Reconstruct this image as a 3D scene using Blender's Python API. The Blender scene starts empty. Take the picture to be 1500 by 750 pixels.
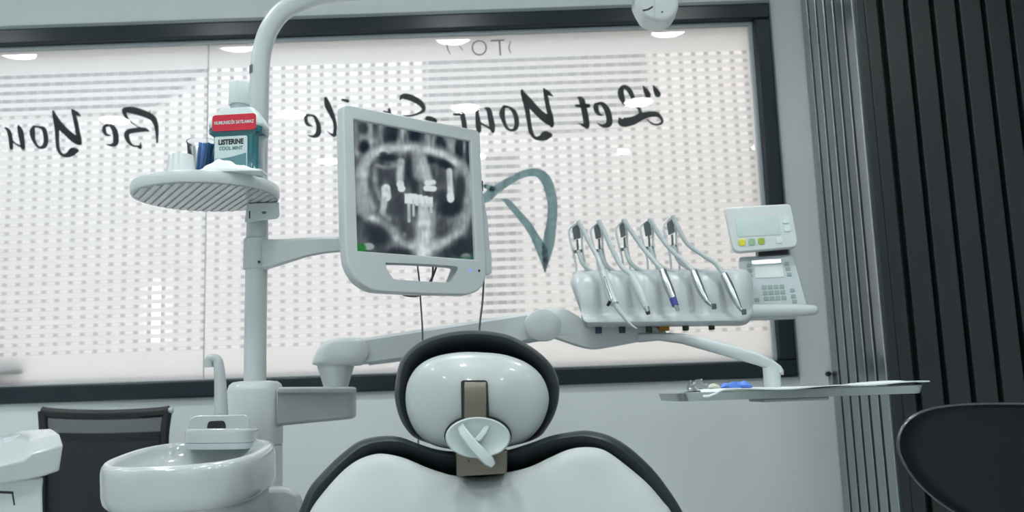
import bpy, bmesh, math, random
import numpy as np
from mathutils import Vector, Matrix

random.seed(4)
sc = bpy.context.scene
COL = sc.collection
PI = math.pi

# ---------------------------------------------------------------- camera frame
FPX = 1350.0
CAM = Vector((0.0, 0.0, 1.05))
PITCH = math.atan(FPX / 9000.0)
ROLL = math.radians(1.98)
_F = Vector((0, math.cos(PITCH), math.sin(PITCH)))
_R0 = Vector((1, 0, 0))
_U0 = Vector((0, -math.sin(PITCH), math.cos(PITCH)))
_R = _R0 * math.cos(ROLL) - _U0 * math.sin(ROLL)
_U = _R0 * math.sin(ROLL) + _U0 * math.cos(ROLL)


def ray(px, py):
    return _F + _R * ((px - 750.0) / FPX) - _U * ((py - 375.0) / FPX)


def W(px, py, Y):
    """surveyed point: sight line of the photograph cut at distance Y from the camera"""
    d = ray(px, py)
    return CAM + d * (Y / d.y)


def onplane(px, py, S, n):
    d = ray(px, py)
    return CAM + d * ((S - CAM).dot(n) / d.dot(n))


# ---------------------------------------------------------------- materials
MATS = {}


def mat(name, col, rough=0.45, metal=0.0, spec=0.5, coat=0.0, noise=0.0, nscale=40.0, bump=0.0, emit=None, estr=0.0, stretch=None):
    m = bpy.data.materials.new(name)
    m.use_nodes = True
    nt = m.node_tree
    b = nt.nodes['Principled BSDF']
    b.inputs['Base Color'].default_value = (*col, 1)
    b.inputs['Roughness'].default_value = rough
    b.inputs['Metallic'].default_value = metal
    b.inputs['Specular IOR Level'].default_value = spec
    b.inputs['Coat Weight'].default_value = coat
    b.inputs['Coat Roughness'].default_value = 0.04
    if emit:
        b.inputs['Emission Color'].default_value = (*emit, 1)
        b.inputs['Emission Strength'].default_value = estr
    if noise or bump:
        tc = nt.nodes.new('ShaderNodeTexCoord')
        mp = nt.nodes.new('ShaderNodeMapping')
        if stretch:
            mp.inputs['Scale'].default_value = stretch
        tx = nt.nodes.new('ShaderNodeTexNoise')
        tx.inputs['Scale'].default_value = nscale
        tx.inputs['Detail'].default_value = 4
        nt.links.new(tc.outputs['Object'], mp.inputs['Vector'])
        nt.links.new(mp.outputs['Vector'], tx.inputs['Vector'])
        if noise:
            mr = nt.nodes.new('ShaderNodeMapRange')
            mr.inputs['To Min'].default_value = 1 - noise
            mr.inputs['To Max'].default_value = 1 + noise
            mx = nt.nodes.new('ShaderNodeMix')
            mx.data_type = 'RGBA'
            mx.blend_type = 'MULTIPLY'
            mx.inputs['Factor'].default_value = 1
            nt.links.new(tx.outputs['Fac'], mr.inputs['Value'])
            mx.inputs[6].default_value = (*col, 1)
            nt.links.new(mr.outputs['Result'], mx.inputs[7])
            nt.links.new(mx.outputs[2], b.inputs['Base Color'])
        if bump:
            bp = nt.nodes.new('ShaderNodeBump')
            bp.inputs['Strength'].default_value = bump
            bp.inputs['Distance'].default_value = 0.002
            nt.links.new(tx.outputs['Fac'], bp.inputs['Height'])
            nt.links.new(bp.outputs['Normal'], b.inputs['Normal'])
    MATS[name] = m
    return m


M_wall = mat('wall_paint', (0.68, 0.725, 0.735), 0.6, noise=0.02, nscale=6)
M_ceil = mat('ceiling_paint', (0.80, 0.83, 0.83), 0.7, noise=0.02, nscale=6)
M_floor = mat('floor_vinyl', (0.66, 0.68, 0.68), 0.35, noise=0.06, nscale=9)
M_frame = mat('frame_aluminium', (0.005, 0.013, 0.020), 0.30, spec=0.45, noise=0.05, nscale=30)
M_reveal = mat('reveal_strip', (0.36, 0.41, 0.43), 0.3, noise=0.03)
M_bead = mat('bead_grey', (0.20, 0.235, 0.25), 0.35, noise=0.03)
M_slat = mat('slat_lacquer', (0.010, 0.0145, 0.016), 0.40, spec=0.5, noise=0.2, nscale=14, stretch=(6, 6, 0.4))
M_gap = mat('slat_gap', (0.004, 0.005, 0.006), 0.8, noise=0.1)
M_white = mat('white_plastic', (0.585, 0.625, 0.635), 0.3, coat=0.2, noise=0.015, nscale=25)
M_shell = mat('satin_shell', (0.45, 0.485, 0.485), 0.52, coat=0.0, spec=0.35, noise=0.015, nscale=12)
M_gloss = mat('gloss_shell', (0.43, 0.47, 0.47), 0.36, coat=0.2, noise=0.015, nscale=12)
M_ceram = mat('ceramic', (0.47, 0.505, 0.515), 0.18, coat=0.8, noise=0.015, nscale=12)
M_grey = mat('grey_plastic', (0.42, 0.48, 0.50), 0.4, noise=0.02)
M_console = mat('console_plastic', (0.50, 0.54, 0.55), 0.35, noise=0.02)
M_beam = mat('beam_grey', (0.46, 0.51, 0.53), 0.4, noise=0.02)
M_hose = mat('hose_grey', (0.50, 0.56, 0.57), 0.4, noise=0.02)
M_dgrey = mat('dark_grey_plastic', (0.10, 0.13, 0.14), 0.45, noise=0.05)
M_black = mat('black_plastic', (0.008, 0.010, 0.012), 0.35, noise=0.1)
M_leather = mat('charcoal_upholstery', (0.020, 0.028, 0.035), 0.38, spec=0.4, noise=0.25, nscale=120, bump=0.15)
M_rimlight = mat('stool_rim_highlight', (0.03, 0.036, 0.04), 0.22, spec=0.8, coat=0.6, noise=0.05)
M_stool = mat('black_stool_shell', (0.003, 0.0055, 0.008), 0.34, spec=0.3, noise=0.2, nscale=150, bump=0.05)
M_bronze = mat('brushed_bronze_metal', (0.17, 0.155, 0.125), 0.36, metal=0.85, noise=0.15, nscale=60, stretch=(1, 1, 20))
M_steel = mat('steel', (0.50, 0.54, 0.56), 0.2, metal=1.0, noise=0.04)
M_tray = mat('tray_steel', (0.40, 0.45, 0.46), 0.3, metal=0.7, noise=0.04)
M_paper = mat('tissue_paper', (0.74, 0.79, 0.80), 0.8, noise=0.03, nscale=30)
M_letter = mat('letter_vinyl', (0.008, 0.018, 0.022), 0.5, noise=0.1)
M_logo = mat('logo_vinyl', (0.15, 0.26, 0.275), 0.5, noise=0.03)


def mat_backlit(name, col, share):
    m = bpy.data.materials.new(name)
    m.use_nodes = True
    nt = m.node_tree
    nt.nodes.remove(nt.nodes['Principled BSDF'])
    a = nt.nodes.new('ShaderNodeBsdfTranslucent')
    b = nt.nodes.new('ShaderNodeBsdfDiffuse')
    tx = nt.nodes.new('ShaderNodeTexNoise')
    tx.inputs['Scale'].default_value = 60
    rp = nt.nodes.new('ShaderNodeMix')
    rp.data_type = 'RGBA'
    rp.inputs[6].default_value = (*[c * 0.96 for c in col], 1)
    rp.inputs[7].default_value = (*[c * 1.04 for c in col], 1)
    nt.links.new(tx.outputs['Fac'], rp.inputs['Factor'])
    nt.links.new(rp.outputs[2], a.inputs[0])
    nt.links.new(rp.outputs[2], b.inputs[0])
    mx = nt.nodes.new('ShaderNodeMixShader')
    mx.inputs[0].default_value = 1 - share
    nt.links.new(a.outputs[0], mx.inputs[1])
    nt.links.new(b.outputs[0], mx.inputs[2])
    nt.links.new(mx.outputs[0], nt.nodes['Material Output'].inputs[0])
    return m


M_emblem = mat_backlit('emblem_vinyl', (0.26, 0.40, 0.42), 0.6)
M_faint = mat('faint_vinyl', (0.33, 0.36, 0.38), 0.5, noise=0.05)
M_red = mat('red_label', (0.62, 0.012, 0.04), 0.4, noise=0.04)
M_labelw = mat('label_white', (0.62, 0.72, 0.72), 0.4, noise=0.03)
M_teal_label = mat('label_teal', (0.12, 0.28, 0.31), 0.4, noise=0.2, nscale=30)
M_blue = mat('blue_plastic', (0.16, 0.38, 0.80), 0.4, noise=0.05)
M_bluev = mat('blue_wrap', (0.12, 0.27, 0.80), 0.5, noise=0.1)
M_yel = mat('yellow_button', (0.60, 0.58, 0.03), 0.35, noise=0.03)
M_grn = mat('green_button', (0.26, 0.42, 0.26), 0.35, noise=0.03)
M_olv = mat('olive_button', (0.30, 0.38, 0.05), 0.35, noise=0.03)
M_dgreen = mat('green_coupling', (0.006, 0.035, 0.018), 0.4, noise=0.05)
M_dblue = mat('blue_coupling', (0.015, 0.05, 0.12), 0.4, noise=0.05)
M_orange = mat('orange_coupling', (0.50, 0.22, 0.01), 0.4, noise=0.05)
M_ring = mat('violet_ring', (0.05, 0.06, 0.28), 0.35, noise=0.05)
M_lcd = mat('lcd_glass', (0.50, 0.60, 0.60), 0.15, noise=0.08, nscale=18)
M_lcd2 = mat('lcd_grey', (0.40, 0.46, 0.45), 0.25, noise=0.03)
M_keys = mat('membrane_key', (0.22, 0.29, 0.29), 0.4, noise=0.03)
M_led = mat('blue_led', (0.15, 0.2, 0.6), 0.4, noise=0.02, emit=(0.2, 0.3, 1.0), estr=0.8)
M_lamp = mat('lamp_diffuser', (0.9, 0.9, 0.9), 0.5, emit=(0.94, 1.0, 0.99), estr=46.0, noise=0.01)
M_tube = mat('tube_light', (0.9, 0.9, 0.9), 0.5, emit=(1, 0.98, 0.96), estr=2.2, noise=0.01)
M_corr = mat('corridor_paint', (0.84, 0.82, 0.80), 0.7, noise=0.02, nscale=3)
M_corrdark = mat('corridor_grey', (0.30, 0.32, 0.33), 0.7, noise=0.05)
M_cream = mat('cream_wrap', (0.62, 0.62, 0.52), 0.6, noise=0.05)


def mat_mesh_fabric(name, cover):
    m = bpy.data.materials.new(name)
    m.use_nodes = True
    nt = m.node_tree
    b = nt.nodes['Principled BSDF']
    b.inputs['Base Color'].default_value = (0.010, 0.014, 0.017, 1)
    b.inputs['Roughness'].default_value = 0.7
    tr = nt.nodes.new('ShaderNodeBsdfTransparent')
    mx = nt.nodes.new('ShaderNodeMixShader')
    tx = nt.nodes.new('ShaderNodeTexNoise')
    tx.inputs['Scale'].default_value = 250
    mr = nt.nodes.new('ShaderNodeMapRange')
    mr.inputs['To Min'].default_value = cover - 0.06
    mr.inputs['To Max'].default_value = cover + 0.04
    nt.links.new(tx.outputs['Fac'], mr.inputs['Value'])
    nt.links.new(mr.outputs['Result'], mx.inputs[0])
    nt.links.new(tr.outputs[0], mx.inputs[1])
    nt.links.new(b.outputs[0], mx.inputs[2])
    nt.links.new(mx.outputs[0], nt.nodes['Material Output'].inputs[0])
    return m


M_net = mat_mesh_fabric('net_fabric', 0.80)
M_net2 = mat_mesh_fabric('dense_net_fabric', 0.95)


def mat_clear(name, tint, rough, fres):
    """thin clear sheet: lets light through, mirrors a little (more at a slant)"""
    m = bpy.data.materials.new(name)
    m.use_nodes = True
    nt = m.node_tree
    nt.nodes.remove(nt.nodes['Principled BSDF'])
    out = nt.nodes['Material Output']
    tr = nt.nodes.new('ShaderNodeBsdfTransparent')
    tr.inputs[0].default_value = (*tint, 1)
    gl = nt.nodes.new('ShaderNodeBsdfGlossy')
    gl.inputs['Roughness'].default_value = rough
    fr = nt.nodes.new('ShaderNodeFresnel')
    fr.inputs[0].default_value = fres
    mx = nt.nodes.new('ShaderNodeMixShader')
    nt.links.new(fr.outputs[0], mx.inputs[0])
    nt.links.new(tr.outputs[0], mx.inputs[1])
    nt.links.new(gl.outputs[0], mx.inputs[2])
    nt.links.new(mx.outputs[0], out.inputs[0])
    return m


M_glass = mat_clear('window_glass', (0.98, 0.99, 0.99), 0.012, 1.55)
M_cup = mat_clear('clear_cup', (0.95, 0.965, 0.975), 0.1, 1.5)
M_bottle_clear = mat_clear('bottle_clear', (0.80, 0.85, 0.86), 0.1, 1.6)
M_pouch = mat_clear('pouch_clear', (0.94, 0.96, 0.965), 0.2, 1.5)


def mat_liquid():
    m = mat('mouthwash_teal', (0.008, 0.16, 0.20), 0.18, coat=0.6, noise=0.25, nscale=14)
    b = m.node_tree.nodes['Principled BSDF']
    b.inputs['Transmission Weight'].default_value = 0.25
    return m


M_liquid = mat_liquid()

# ---------------------------------------------------------------- mesh helpers
LOC = {}


class MB:
    def __init__(s):
        s.v = []
        s.f = []

    def add(s, verts, faces):
        o = len(s.v)
        s.v += [Vector(p) for p in verts]
        s.f += [tuple(i + o for i in f) for f in faces]
        return s

    def box(s, c, size, rot=None):
        c = Vector(c)
        hx, hy, hz = size[0] / 2, size[1] / 2, size[2] / 2
        vs = [Vector((x, y, z)) for x in (-hx, hx) for y in (-hy, hy) for z in (-hz, hz)]
        if rot is not None:
            vs = [rot @ v for v in vs]
        return s.add([c + v for v in vs], [(0, 1, 3, 2), (4, 6, 7, 5), (0, 4, 5, 1), (2, 3, 7, 6), (0, 2, 6, 4), (1, 5, 7, 3)])

    def loft(s, rings, cap0=True, cap1=True, closed=True):
        n = len(rings[0])
        vs = [p for r in rings for p in r]
        fs = []
        m = n if closed else n - 1
        for k in range(len(rings) - 1):
            for i in range(m):
                j = (i + 1) % n
                fs.append((k * n + i, k * n + j, (k + 1) * n + j, (k + 1) * n + i))
        if cap0:
            fs.append(tuple(range(n - 1, -1, -1)))
        if cap1:
            b = (len(rings) - 1) * n
            fs.append(tuple(b + i for i in range(n)))
        return s.add(vs, fs)

    def tube(s, pts, rad, n=14, cap=True, sx=1.0):
        pts = [Vector(p) for p in pts]
        if not isinstance(rad, (list, tuple)):
            rad = [rad] * len(pts)
        rings = []
        prev = None
        for i, p in enumerate(pts):
            t = (pts[min(i + 1, len(pts) - 1)] - pts[max(i - 1, 0)]).normalized()
            if prev is None:
                a = Vector((0, 1, 0)) if abs(t.y) < 0.9 else Vector((1, 0, 0))
                u = (a - t * a.dot(t)).normalized()
            else:
                u = (prev - t * prev.dot(t)).normalized()
            prev = u
            w = t.cross(u)
            rings.append([p + (u * math.cos(2 * PI * k / n) * sx + w * math.sin(2 * PI * k / n)) * rad[i] for k in range(n)])
        return s.loft(rings, cap, cap)

    def lathe(s, c, prof, n=32, axis='z', sx=1.0, sy=1.0, cap=True):
        """prof: list of (radius, height)"""
        c = Vector(c)
        rings = []
        for r, h in prof:
            ring = []
            for k in range(n):
                a = 2 * PI * k / n
                x, y = r * math.cos(a) * sx, r * math.sin(a) * sy
                ring.append(c + (Vector((x, y, h)) if axis == 'z' else Vector((x, h, y)) if axis == 'y' else Vector((h, x, y))))
            rings.append(ring)
        return s.loft(rings, cap, cap)

    def prism(s, poly, d):
        """poly: 3D points, d: extrusion vector"""
        d = Vector(d)
        return s.loft([[Vector(p) for p in poly], [Vector(p) + d for p in poly]])

    def build(s, name, m, parent=None, bevel=0.0, segs=3, angle=38, smooth=True, sub=0):
        base = LOC.get(parent.name, Vector()) if parent else Vector()
        me = bpy.data.meshes.new(name)
        me.from_pydata([tuple(v - base) for v in s.v], [], s.f)
        me.materials.append(m)
        bm = bmesh.new()
        bm.from_mesh(me)
        bmesh.ops.recalc_face_normals(bm, faces=bm.faces)
        bm.to_mesh(me)
        bm.free()
        return link(name, me, parent, bevel, segs, angle, smooth, sub)


def link(name, me, parent=None, bevel=0.0, segs=3, angle=38, smooth=True, sub=0):
    o = bpy.data.objects.new(name, me)
    COL.objects.link(o)
    if parent:
        o.parent = parent
        LOC[o.name] = LOC.get(parent.name, Vector()).copy()
    if smooth:
        me.polygons.foreach_set('use_smooth', [True] * len(me.polygons))
        me.set_sharp_from_angle(angle=math.radians(angle))
    if bevel:
        b = o.modifiers.new('edge', 'BEVEL')
        b.width = bevel
        b.segments = segs
        b.limit_method = 'ANGLE'
        b.angle_limit = math.radians(30)
        b.harden_normals = False
    if sub:
        q = o.modifiers.new('smooth', 'SUBSURF')
        q.levels = q.render_levels = sub
    return o


def thing(name, label, cat, loc, group=None):
    o = bpy.data.objects.new(name, None)
    COL.objects.link(o)
    o.empty_display_size = 0.05
    o.location = loc
    LOC[o.name] = Vector(loc)
    return tag(o, label, cat, group)


def tag(o, label, cat, group=None):
    o['label'] = label
    o['category'] = cat
    if group:
        o['group'] = group
    return o


def struct(o):
    o['kind'] = 'structure'
    return o


def cr(pts, n=6, closed=False):
    """Catmull-Rom resample of tuples of any length"""
    P = [np.array(p, float) for p in pts]
    L = len(P)
    out = []
    m = L if closed else L - 1
    for i in range(m):
        if closed:
            a, b, c, d = P[(i - 1) % L], P[i], P[(i + 1) % L], P[(i + 2) % L]
        else:
            b, c = P[i], P[i + 1]
            a = P[i - 1] if i else 2 * b - c
            d = P[i + 2] if i + 2 < L else 2 * c - b
        for k in range(n):
            t = k / n
            out.append(0.5 * (2 * b + (c - a) * t + (2 * a - 5 * b + 4 * c - d) * t * t + (3 * b - a - 3 * c + d) * t ** 3))
    if not closed:
        out.append(P[-1])
    return [tuple(q) for q in out]


def WP(pts, Y):
    return [W(p[0], p[1], Y) for p in pts]


def dome(outline, center, prof, lean=None):
    """outline in survey coordinates; prof: (scale towards centre, distance, [shift])"""
    rings = []
    for s, y in prof:
        ring = []
        for p in outline:
            x_, y_ = center[0] + (p[0] - center[0]) * s, center[1] + (p[1] - center[1]) * s
            ring.append(W(x_, y_, y - (lean(y_) if lean else 0.0)))
        rings.append(ring)
    return MB().loft(rings)


def filled(splines, thick, bevel=0.0, res=2):
    """2D closed outlines (holes allowed) -> mesh data in the local XY plane"""
    cu = bpy.data.curves.new('tmp', 'CURVE')
    cu.dimensions = '2D'
    cu.fill_mode = 'BOTH'
    cu.extrude = thick / 2
    cu.bevel_depth = bevel
    cu.bevel_resolution = res
    for sp in splines:
        q = cu.splines.new('POLY')
        q.points.add(len(sp) - 1)
        for i, p in enumerate(sp):
            q.points[i].co = (p[0], p[1], 0, 1)
        q.use_cyclic_u = True
    ob = bpy.data.objects.new('tmp', cu)
    COL.objects.link(ob)
    dg = bpy.context.evaluated_depsgraph_get()
    me = bpy.data.meshes.new_from_object(ob.evaluated_get(dg))
    bpy.data.objects.remove(ob)
    bpy.data.curves.remove(cu)
    return me


def text_mesh(body, size, thick=0.0002, offset=0.0, xs=1.0):
    cu = bpy.data.curves.new('tmp', 'FONT')
    cu.body = body
    cu.size = size
    cu.align_x = 'CENTER'
    cu.align_y = 'CENTER'
    cu.extrude = thick
    cu.offset = offset
    ob = bpy.data.objects.new('tmp', cu)
    COL.objects.link(ob)
    dg = bpy.context.evaluated_depsgraph_get()
    me = bpy.data.meshes.new_from_object(ob.evaluated_get(dg))
    bpy.data.objects.remove(ob)
    bpy.data.curves.remove(cu)
    if xs != 1.0:
        for v in me.vertices:
            v.co.x *= xs
    return me


def place_mesh(name, me, m, parent, origin, u, v, bevel=0.0):
    """put a mesh made in the XY plane into the frame (origin, u, v)"""
    base = LOC.get(parent.name, Vector()) if parent else Vector()
    n = u.cross(v)
    for vt in me.vertices:
        vt.co = Vector(origin) + u * vt.co.x + v * vt.co.y + n * vt.co.z - base
    me.materials.clear()
    me.materials.append(m)
    return link(name, me, parent, bevel)


def rrect(x0, y0, x1, y1, r, n=5):
    out = []
    for cx, cy, a0 in ((x1 - r, y1 - r, 0), (x0 + r, y1 - r, 90), (x0 + r, y0 + r, 180), (x1 - r, y0 + r, 270)):
        for k in range(n + 1):
            a = math.radians(a0 + 90 * k / n)
            out.append((cx + r * math.cos(a), cy + r * math.sin(a)))
    return out


def rquad(c, rads, n=5):
    """quad of survey points with rounded corners"""
    out = []
    for i in range(4):
        p = np.array(c[i], float)
        a = np.array(c[i - 1], float)
        b = np.array(c[(i + 1) % 4], float)
        r = rads[i]
        pa = p + (a - p) / np.linalg.norm(a - p) * r
        pb = p + (b - p) / np.linalg.norm(b - p) * r
        for k in range(n + 1):
            t = k / n
            out.append(tuple((1 - t) ** 2 * pa + 2 * t * (1 - t) * p + t * t * pb))
    return out


# ================================================================ THE ROOM
ZT = W(565, 26, 3).z            # outer top of the window frame
ZB = W(580, 572.5, 3).z         # outer bottom
XR = W(1146, 280, 3).x          # outer right
XL = -2.0
FW = 0.055
ZC = 2.70
RX0, RX1, RY0 = -2.7, 2.5, -2.6


def wall_box(name, x0, x1, y0, y1, z0, z1, m):
    return struct(MB().box(((x0 + x1) / 2, (y0 + y1) / 2, (z0 + z1) / 2), (x1 - x0, y1 - y0, z1 - z0)).build(name, m, smooth=False))


def hole_wall(name, y0, y1, m, x0, x1, hx0, hx1, hz0, hz1, zt):
    b = MB()
    b.box(((x0 + x1) / 2, (y0 + y1) / 2, hz0 / 2), (x1 - x0, y1 - y0, hz0))
    b.box(((x0 + x1) / 2, (y0 + y1) / 2, (hz1 + zt) / 2), (x1 - x0, y1 - y0, zt - hz1))
    b.box(((x0 + hx0) / 2, (y0 + y1) / 2, (hz0 + hz1) / 2), (hx0 - x0, y1 - y0, hz1 - hz0))
    b.box(((hx1 + x1) / 2, (y0 + y1) / 2, (hz0 + hz1) / 2), (x1 - hx1, y1 - y0, hz1 - hz0))
    return struct(b.build(name, m, smooth=False))


hole_wall('wall_back', 3.0, 3.1, M_wall, RX0, RX1, XL, XR - 0.004, ZB + 0.004, ZT - 0.004, ZC)
wall_box('wall_left', RX0 - 0.1, RX0, RY0, 3.1, 0, ZC, M_wall)
wall_box('wall_right', RX1, RX1 + 0.1, RY0, 3.1, 0, ZC, M_wall)
wall_box('wall_front', RX0, RX1, RY0 - 0.1, RY0, 0, ZC, M_wall)
wall_box('floor', RX0 - 0.1, RX1 + 0.1, RY0 - 0.1, 3.1, -0.1, 0, M_floor)
wall_box('ceiling', RX0 - 0.1, RX1 + 0.1, RY0 - 0.1, 3.1, ZC, ZC + 0.1, M_ceil)
wall_box('trim_1', XR + 0.005, 1.0, 2.985, 3.0, W(1190, 566, 3).z, W(1190, 552, 3).z, M_wall)

# fluted dark partition: a return facing left and a face towards the room
M_edge = mat('slat_satin_metal', (0.36, 0.40, 0.42), 0.26, metal=0.9, noise=0.06, nscale=14, stretch=(6, 6, 0.4))
XP, YP = W(1206, 400, 3).x, 2.545
sl = MB()
sl.box(((XP + RX1) / 2 + 0.015, (YP + 3.0) / 2 + 0.015, ZC / 2), (RX1 - XP - 0.03, 3.0 - YP - 0.03, ZC - 0.002))
struct(sl.build('wall_partition', M_gap, smooth=False))
sl = MB()
npitch = (3.0 - YP) / 6.0
for k in range(6):
    yc = YP + npitch * (k + 0.5)
    sl.box((XP + 0.012, yc, ZC / 2), (0.030, npitch * 0.72, ZC - 0.004))
struct(sl.build('trim_2', M_edge, bevel=0.002, segs=2, smooth=False))
sl = MB()
xp = 0.0742
g0 = W(1318, 300, YP).x
sl.box(((XP + 0.004 + XP + 0.030) / 2, YP + 0.010, ZC / 2), (0.026, 0.024, ZC - 0.004))
sl.box(((XP + 0.0315 + g0 - 0.007) / 2, YP + 0.014, ZC / 2), (g0 - 0.007 - XP - 0.0315, 0.024, ZC - 0.004))
k = 0
while g0 + xp * (k + 1) < RX1:
    sl.box((g0 + xp * (k + 0.5), YP + 0.012, ZC / 2), (xp - 0.014, 0.030, ZC - 0.004))
    k += 1
struct(sl.build('trim_6', M_slat, bevel=0.003, segs=2, smooth=False))

# ---------------------------------------------------------------- window
win = bpy.data.objects.new('window_1', None)
COL.objects.link(win)
win.location = ((XL + XR) / 2, 3.0, ZB)
LOC['window_1'] = Vector(win.location)
struct(win)
fr = MB()
y0, y1 = 2.982, 3.075
for (a, b, c, d) in ((XL, XR, ZT - FW, ZT), (XL, XR, ZB, ZB + FW), (XL, XL + FW, ZB + FW, ZT - FW), (XR - FW, XR, ZB + FW, ZT - FW)):
    fr.box(((a + b) / 2, (y0 + y1) / 2, (c + d) / 2), (b - a, y1 - y0, d - c))
fr.build('window_frame', M_frame, win, bevel=0.006, segs=3)
ob_ = MB()
for (a, b, c, d) in ((XL, XR + 0.006, ZT, ZT + 0.013), (XR, XR + 0.006, ZB, ZT)):
    ob_.box(((a + b) / 2, 2.994, (c + d) / 2), (b - a, 0.012, d - c))
ob_.build('outer_bead', M_bead, win, bevel=0.002, segs=2)
gk = MB()
i0, i1, j0, j1 = XL + FW, XR - FW, ZB + FW, ZT - FW
g = 0.012
for (a, b, c, d) in ((i0, i1, j1 - g, j1), (i0, i1, j0, j0 + g * 0.4), (i1 - g, i1, j0 + g * 0.4, j1 - g)):
    gk.box(((a + b) / 2, 3.018, (c + d) / 2), (b - a, 0.02, d - c))
gk.build('glazing_bead', M_reveal, win, bevel=0.002, segs=2)
YG, YL, YF = 3.030, 3.034, 3.037
MB().add([(i0, YG, j0), (i1, YG, j0), (i1, YG, j1), (i0, YG, j1)], [(0, 1, 2, 3)]).build('pane', M_glass, win, smooth=False)


def mat_film():
    m = bpy.data.materials.new('frosted_film')
    m.use_nodes = True
    nt = m.node_tree
    nt.nodes.remove(nt.nodes['Principled BSDF'])
    out = nt.nodes['Material Output']
    N = nt.nodes.new
    L = nt.links.new
    geo = N('ShaderNodeNewGeometry')
    sep = N('ShaderNodeSeparateXYZ')
    L(geo.outputs['Position'], sep.inputs[0])

    def math_(op, a, b=None, c=None):
        n = N('ShaderNodeMath')
        n.operation = op
        for i, v in enumerate((a, b, c)):
            if v is None:
                continue
            if isinstance(v, (int, float)):
                n.inputs[i].default_value = v
            else:
                L(v, n.inputs[i])
        return n.outputs[0]

    z1 = W(1000, 79.5, YF).z
    zl = W(30, 518.5, YF).z
    rows = 33
    pz = (z1 - zl) / rows
    xpit = 0.0441
    xref = W(1053, 81, YF).x
    fz = math_('ABSOLUTE', math_('SUBTRACT', math_('FRACT', math_('ADD', math_('DIVIDE', math_('SUBTRACT', sep.outputs[2], z1), pz), 100.5)), 0.5))
    fx = math_('ABSOLUTE', math_('SUBTRACT', math_('FRACT', math_('ADD', math_('DIVIDE', math_('SUBTRACT', sep.outputs[0], xref), xpit), 200.5)), 0.5))
    soft = lambda v, e, w: math_('MULTIPLY_ADD', v, -1.0 / w, e / w + 0.5)

    def cl(v):
        n = N('ShaderNodeClamp')
        L(v, n.inputs[0])
        return n.outputs[0]

    inz = math_('MULTIPLY', math_('LESS_THAN', sep.outputs[2], z1 + pz * 0.5), math_('GREATER_THAN', sep.outputs[2], zl - pz * 0.5))
    inx = math_('LESS_THAN', sep.outputs[0], W(1103, 200, YF).x)
    inr = math_('MULTIPLY', inz, inx)
    slot = math_('MULTIPLY', math_('MULTIPLY', cl(soft(fz, 0.22, 0.06)), cl(soft(math_('MULTIPLY', fx, -1), -0.17, 0.06))), inr)
    dot = math_('MULTIPLY', math_('MULTIPLY', cl(soft(fz, 0.21, 0.10)), cl(soft(fx, 0.155, 0.10))), inr)
    tl = N('ShaderNodeBsdfTranslucent')
    df = N('ShaderNodeBsdfDiffuse')
    tl.inputs[0].default_value = (0.80, 0.80, 0.80, 1)
    df.inputs[0].default_value = (0.75, 0.77, 0.78, 1)
    fm = N('ShaderNodeMixShader')
    fm.inputs[0].default_value = 0.28
    L(tl.outputs[0], fm.inputs[1])
    L(df.outputs[0], fm.inputs[2])
    dk = N('ShaderNodeBsdfTranslucent')
    dk.inputs[0].default_value = (0.40, 0.40, 0.41, 1)
    m1 = N('ShaderNodeMixShader')
    L(dot, m1.inputs[0])
    L(fm.outputs[0], m1.inputs[1])
    L(dk.outputs[0], m1.inputs[2])
    tr = N('ShaderNodeBsdfTransparent')
    tr.inputs[0].default_value = (0.97, 0.97, 0.97, 1)
    mix2 = N('ShaderNodeMixShader')
    L(math_('MULTIPLY', slot, 0.80), mix2.inputs[0])
    L(m1.outputs[0], mix2.inputs[1])
    L(tr.outputs[0], mix2.inputs[2])
    L(mix2.outputs[0], out.inputs[0])
    return m


M_film = mat_film()
MB().add([(i0, YF, j0), (i1, YF, j0), (i1, YF, j1), (i0, YF, j1)], [(0, 1, 2, 3)]).build('frosted_film', M_film, win, smooth=False)
xj = W(302, 300, YG - 0.002).x
MB().box((xj, YG - 0.002, (j0 + j1) / 2), (0.0028, 0.002, j1 - j0)).build('glass_joint', M_faint, win, smooth=False)

# handwriting on the film, read from its other side
LET = []


def stroke(pts, ox, oy, s, n=6, wmul=1.0):
    P = cr([(ox + a * s, oy + b * s, w * s * wmul) for a, b, w in pts], n)
    return P


def ribbon(mb, P, Y):
    lefts, rights = [], []
    for i, (x, y, w) in enumerate(P):
        a = P[max(i - 1, 0)]
        b = P[min(i + 1, len(P) - 1)]
        tx, ty = b[0] - a[0], b[1] - a[1]
        l = math.hypot(tx, ty) or 1
        nx, ny = -ty / l, tx / l
        h = max(w, 0.3) / 2
        lefts.append((x + nx * h, y + ny * h))
        rights.append((x - nx * h, y - ny * h))
    vs, fs = [], []
    for l, r in zip(lefts, rights):
        vs += [W(l[0], l[1], Y), W(r[0], r[1], Y)]
    for i in range(len(P) - 1):
        fs.append((2 * i, 2 * i + 1, 2 * i + 3, 2 * i + 2))
    mb.add(vs, fs)
    # round the ends
    for x, y, w in (P[0], P[-1]):
        if w > 1.5:
            c = [W(x + w * 0.45 * math.cos(t * PI / 5), y + w * 0.45 * math.sin(t * PI / 5), Y) for t in range(10)]
            mb.add(c, [tuple(range(10))])


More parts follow.
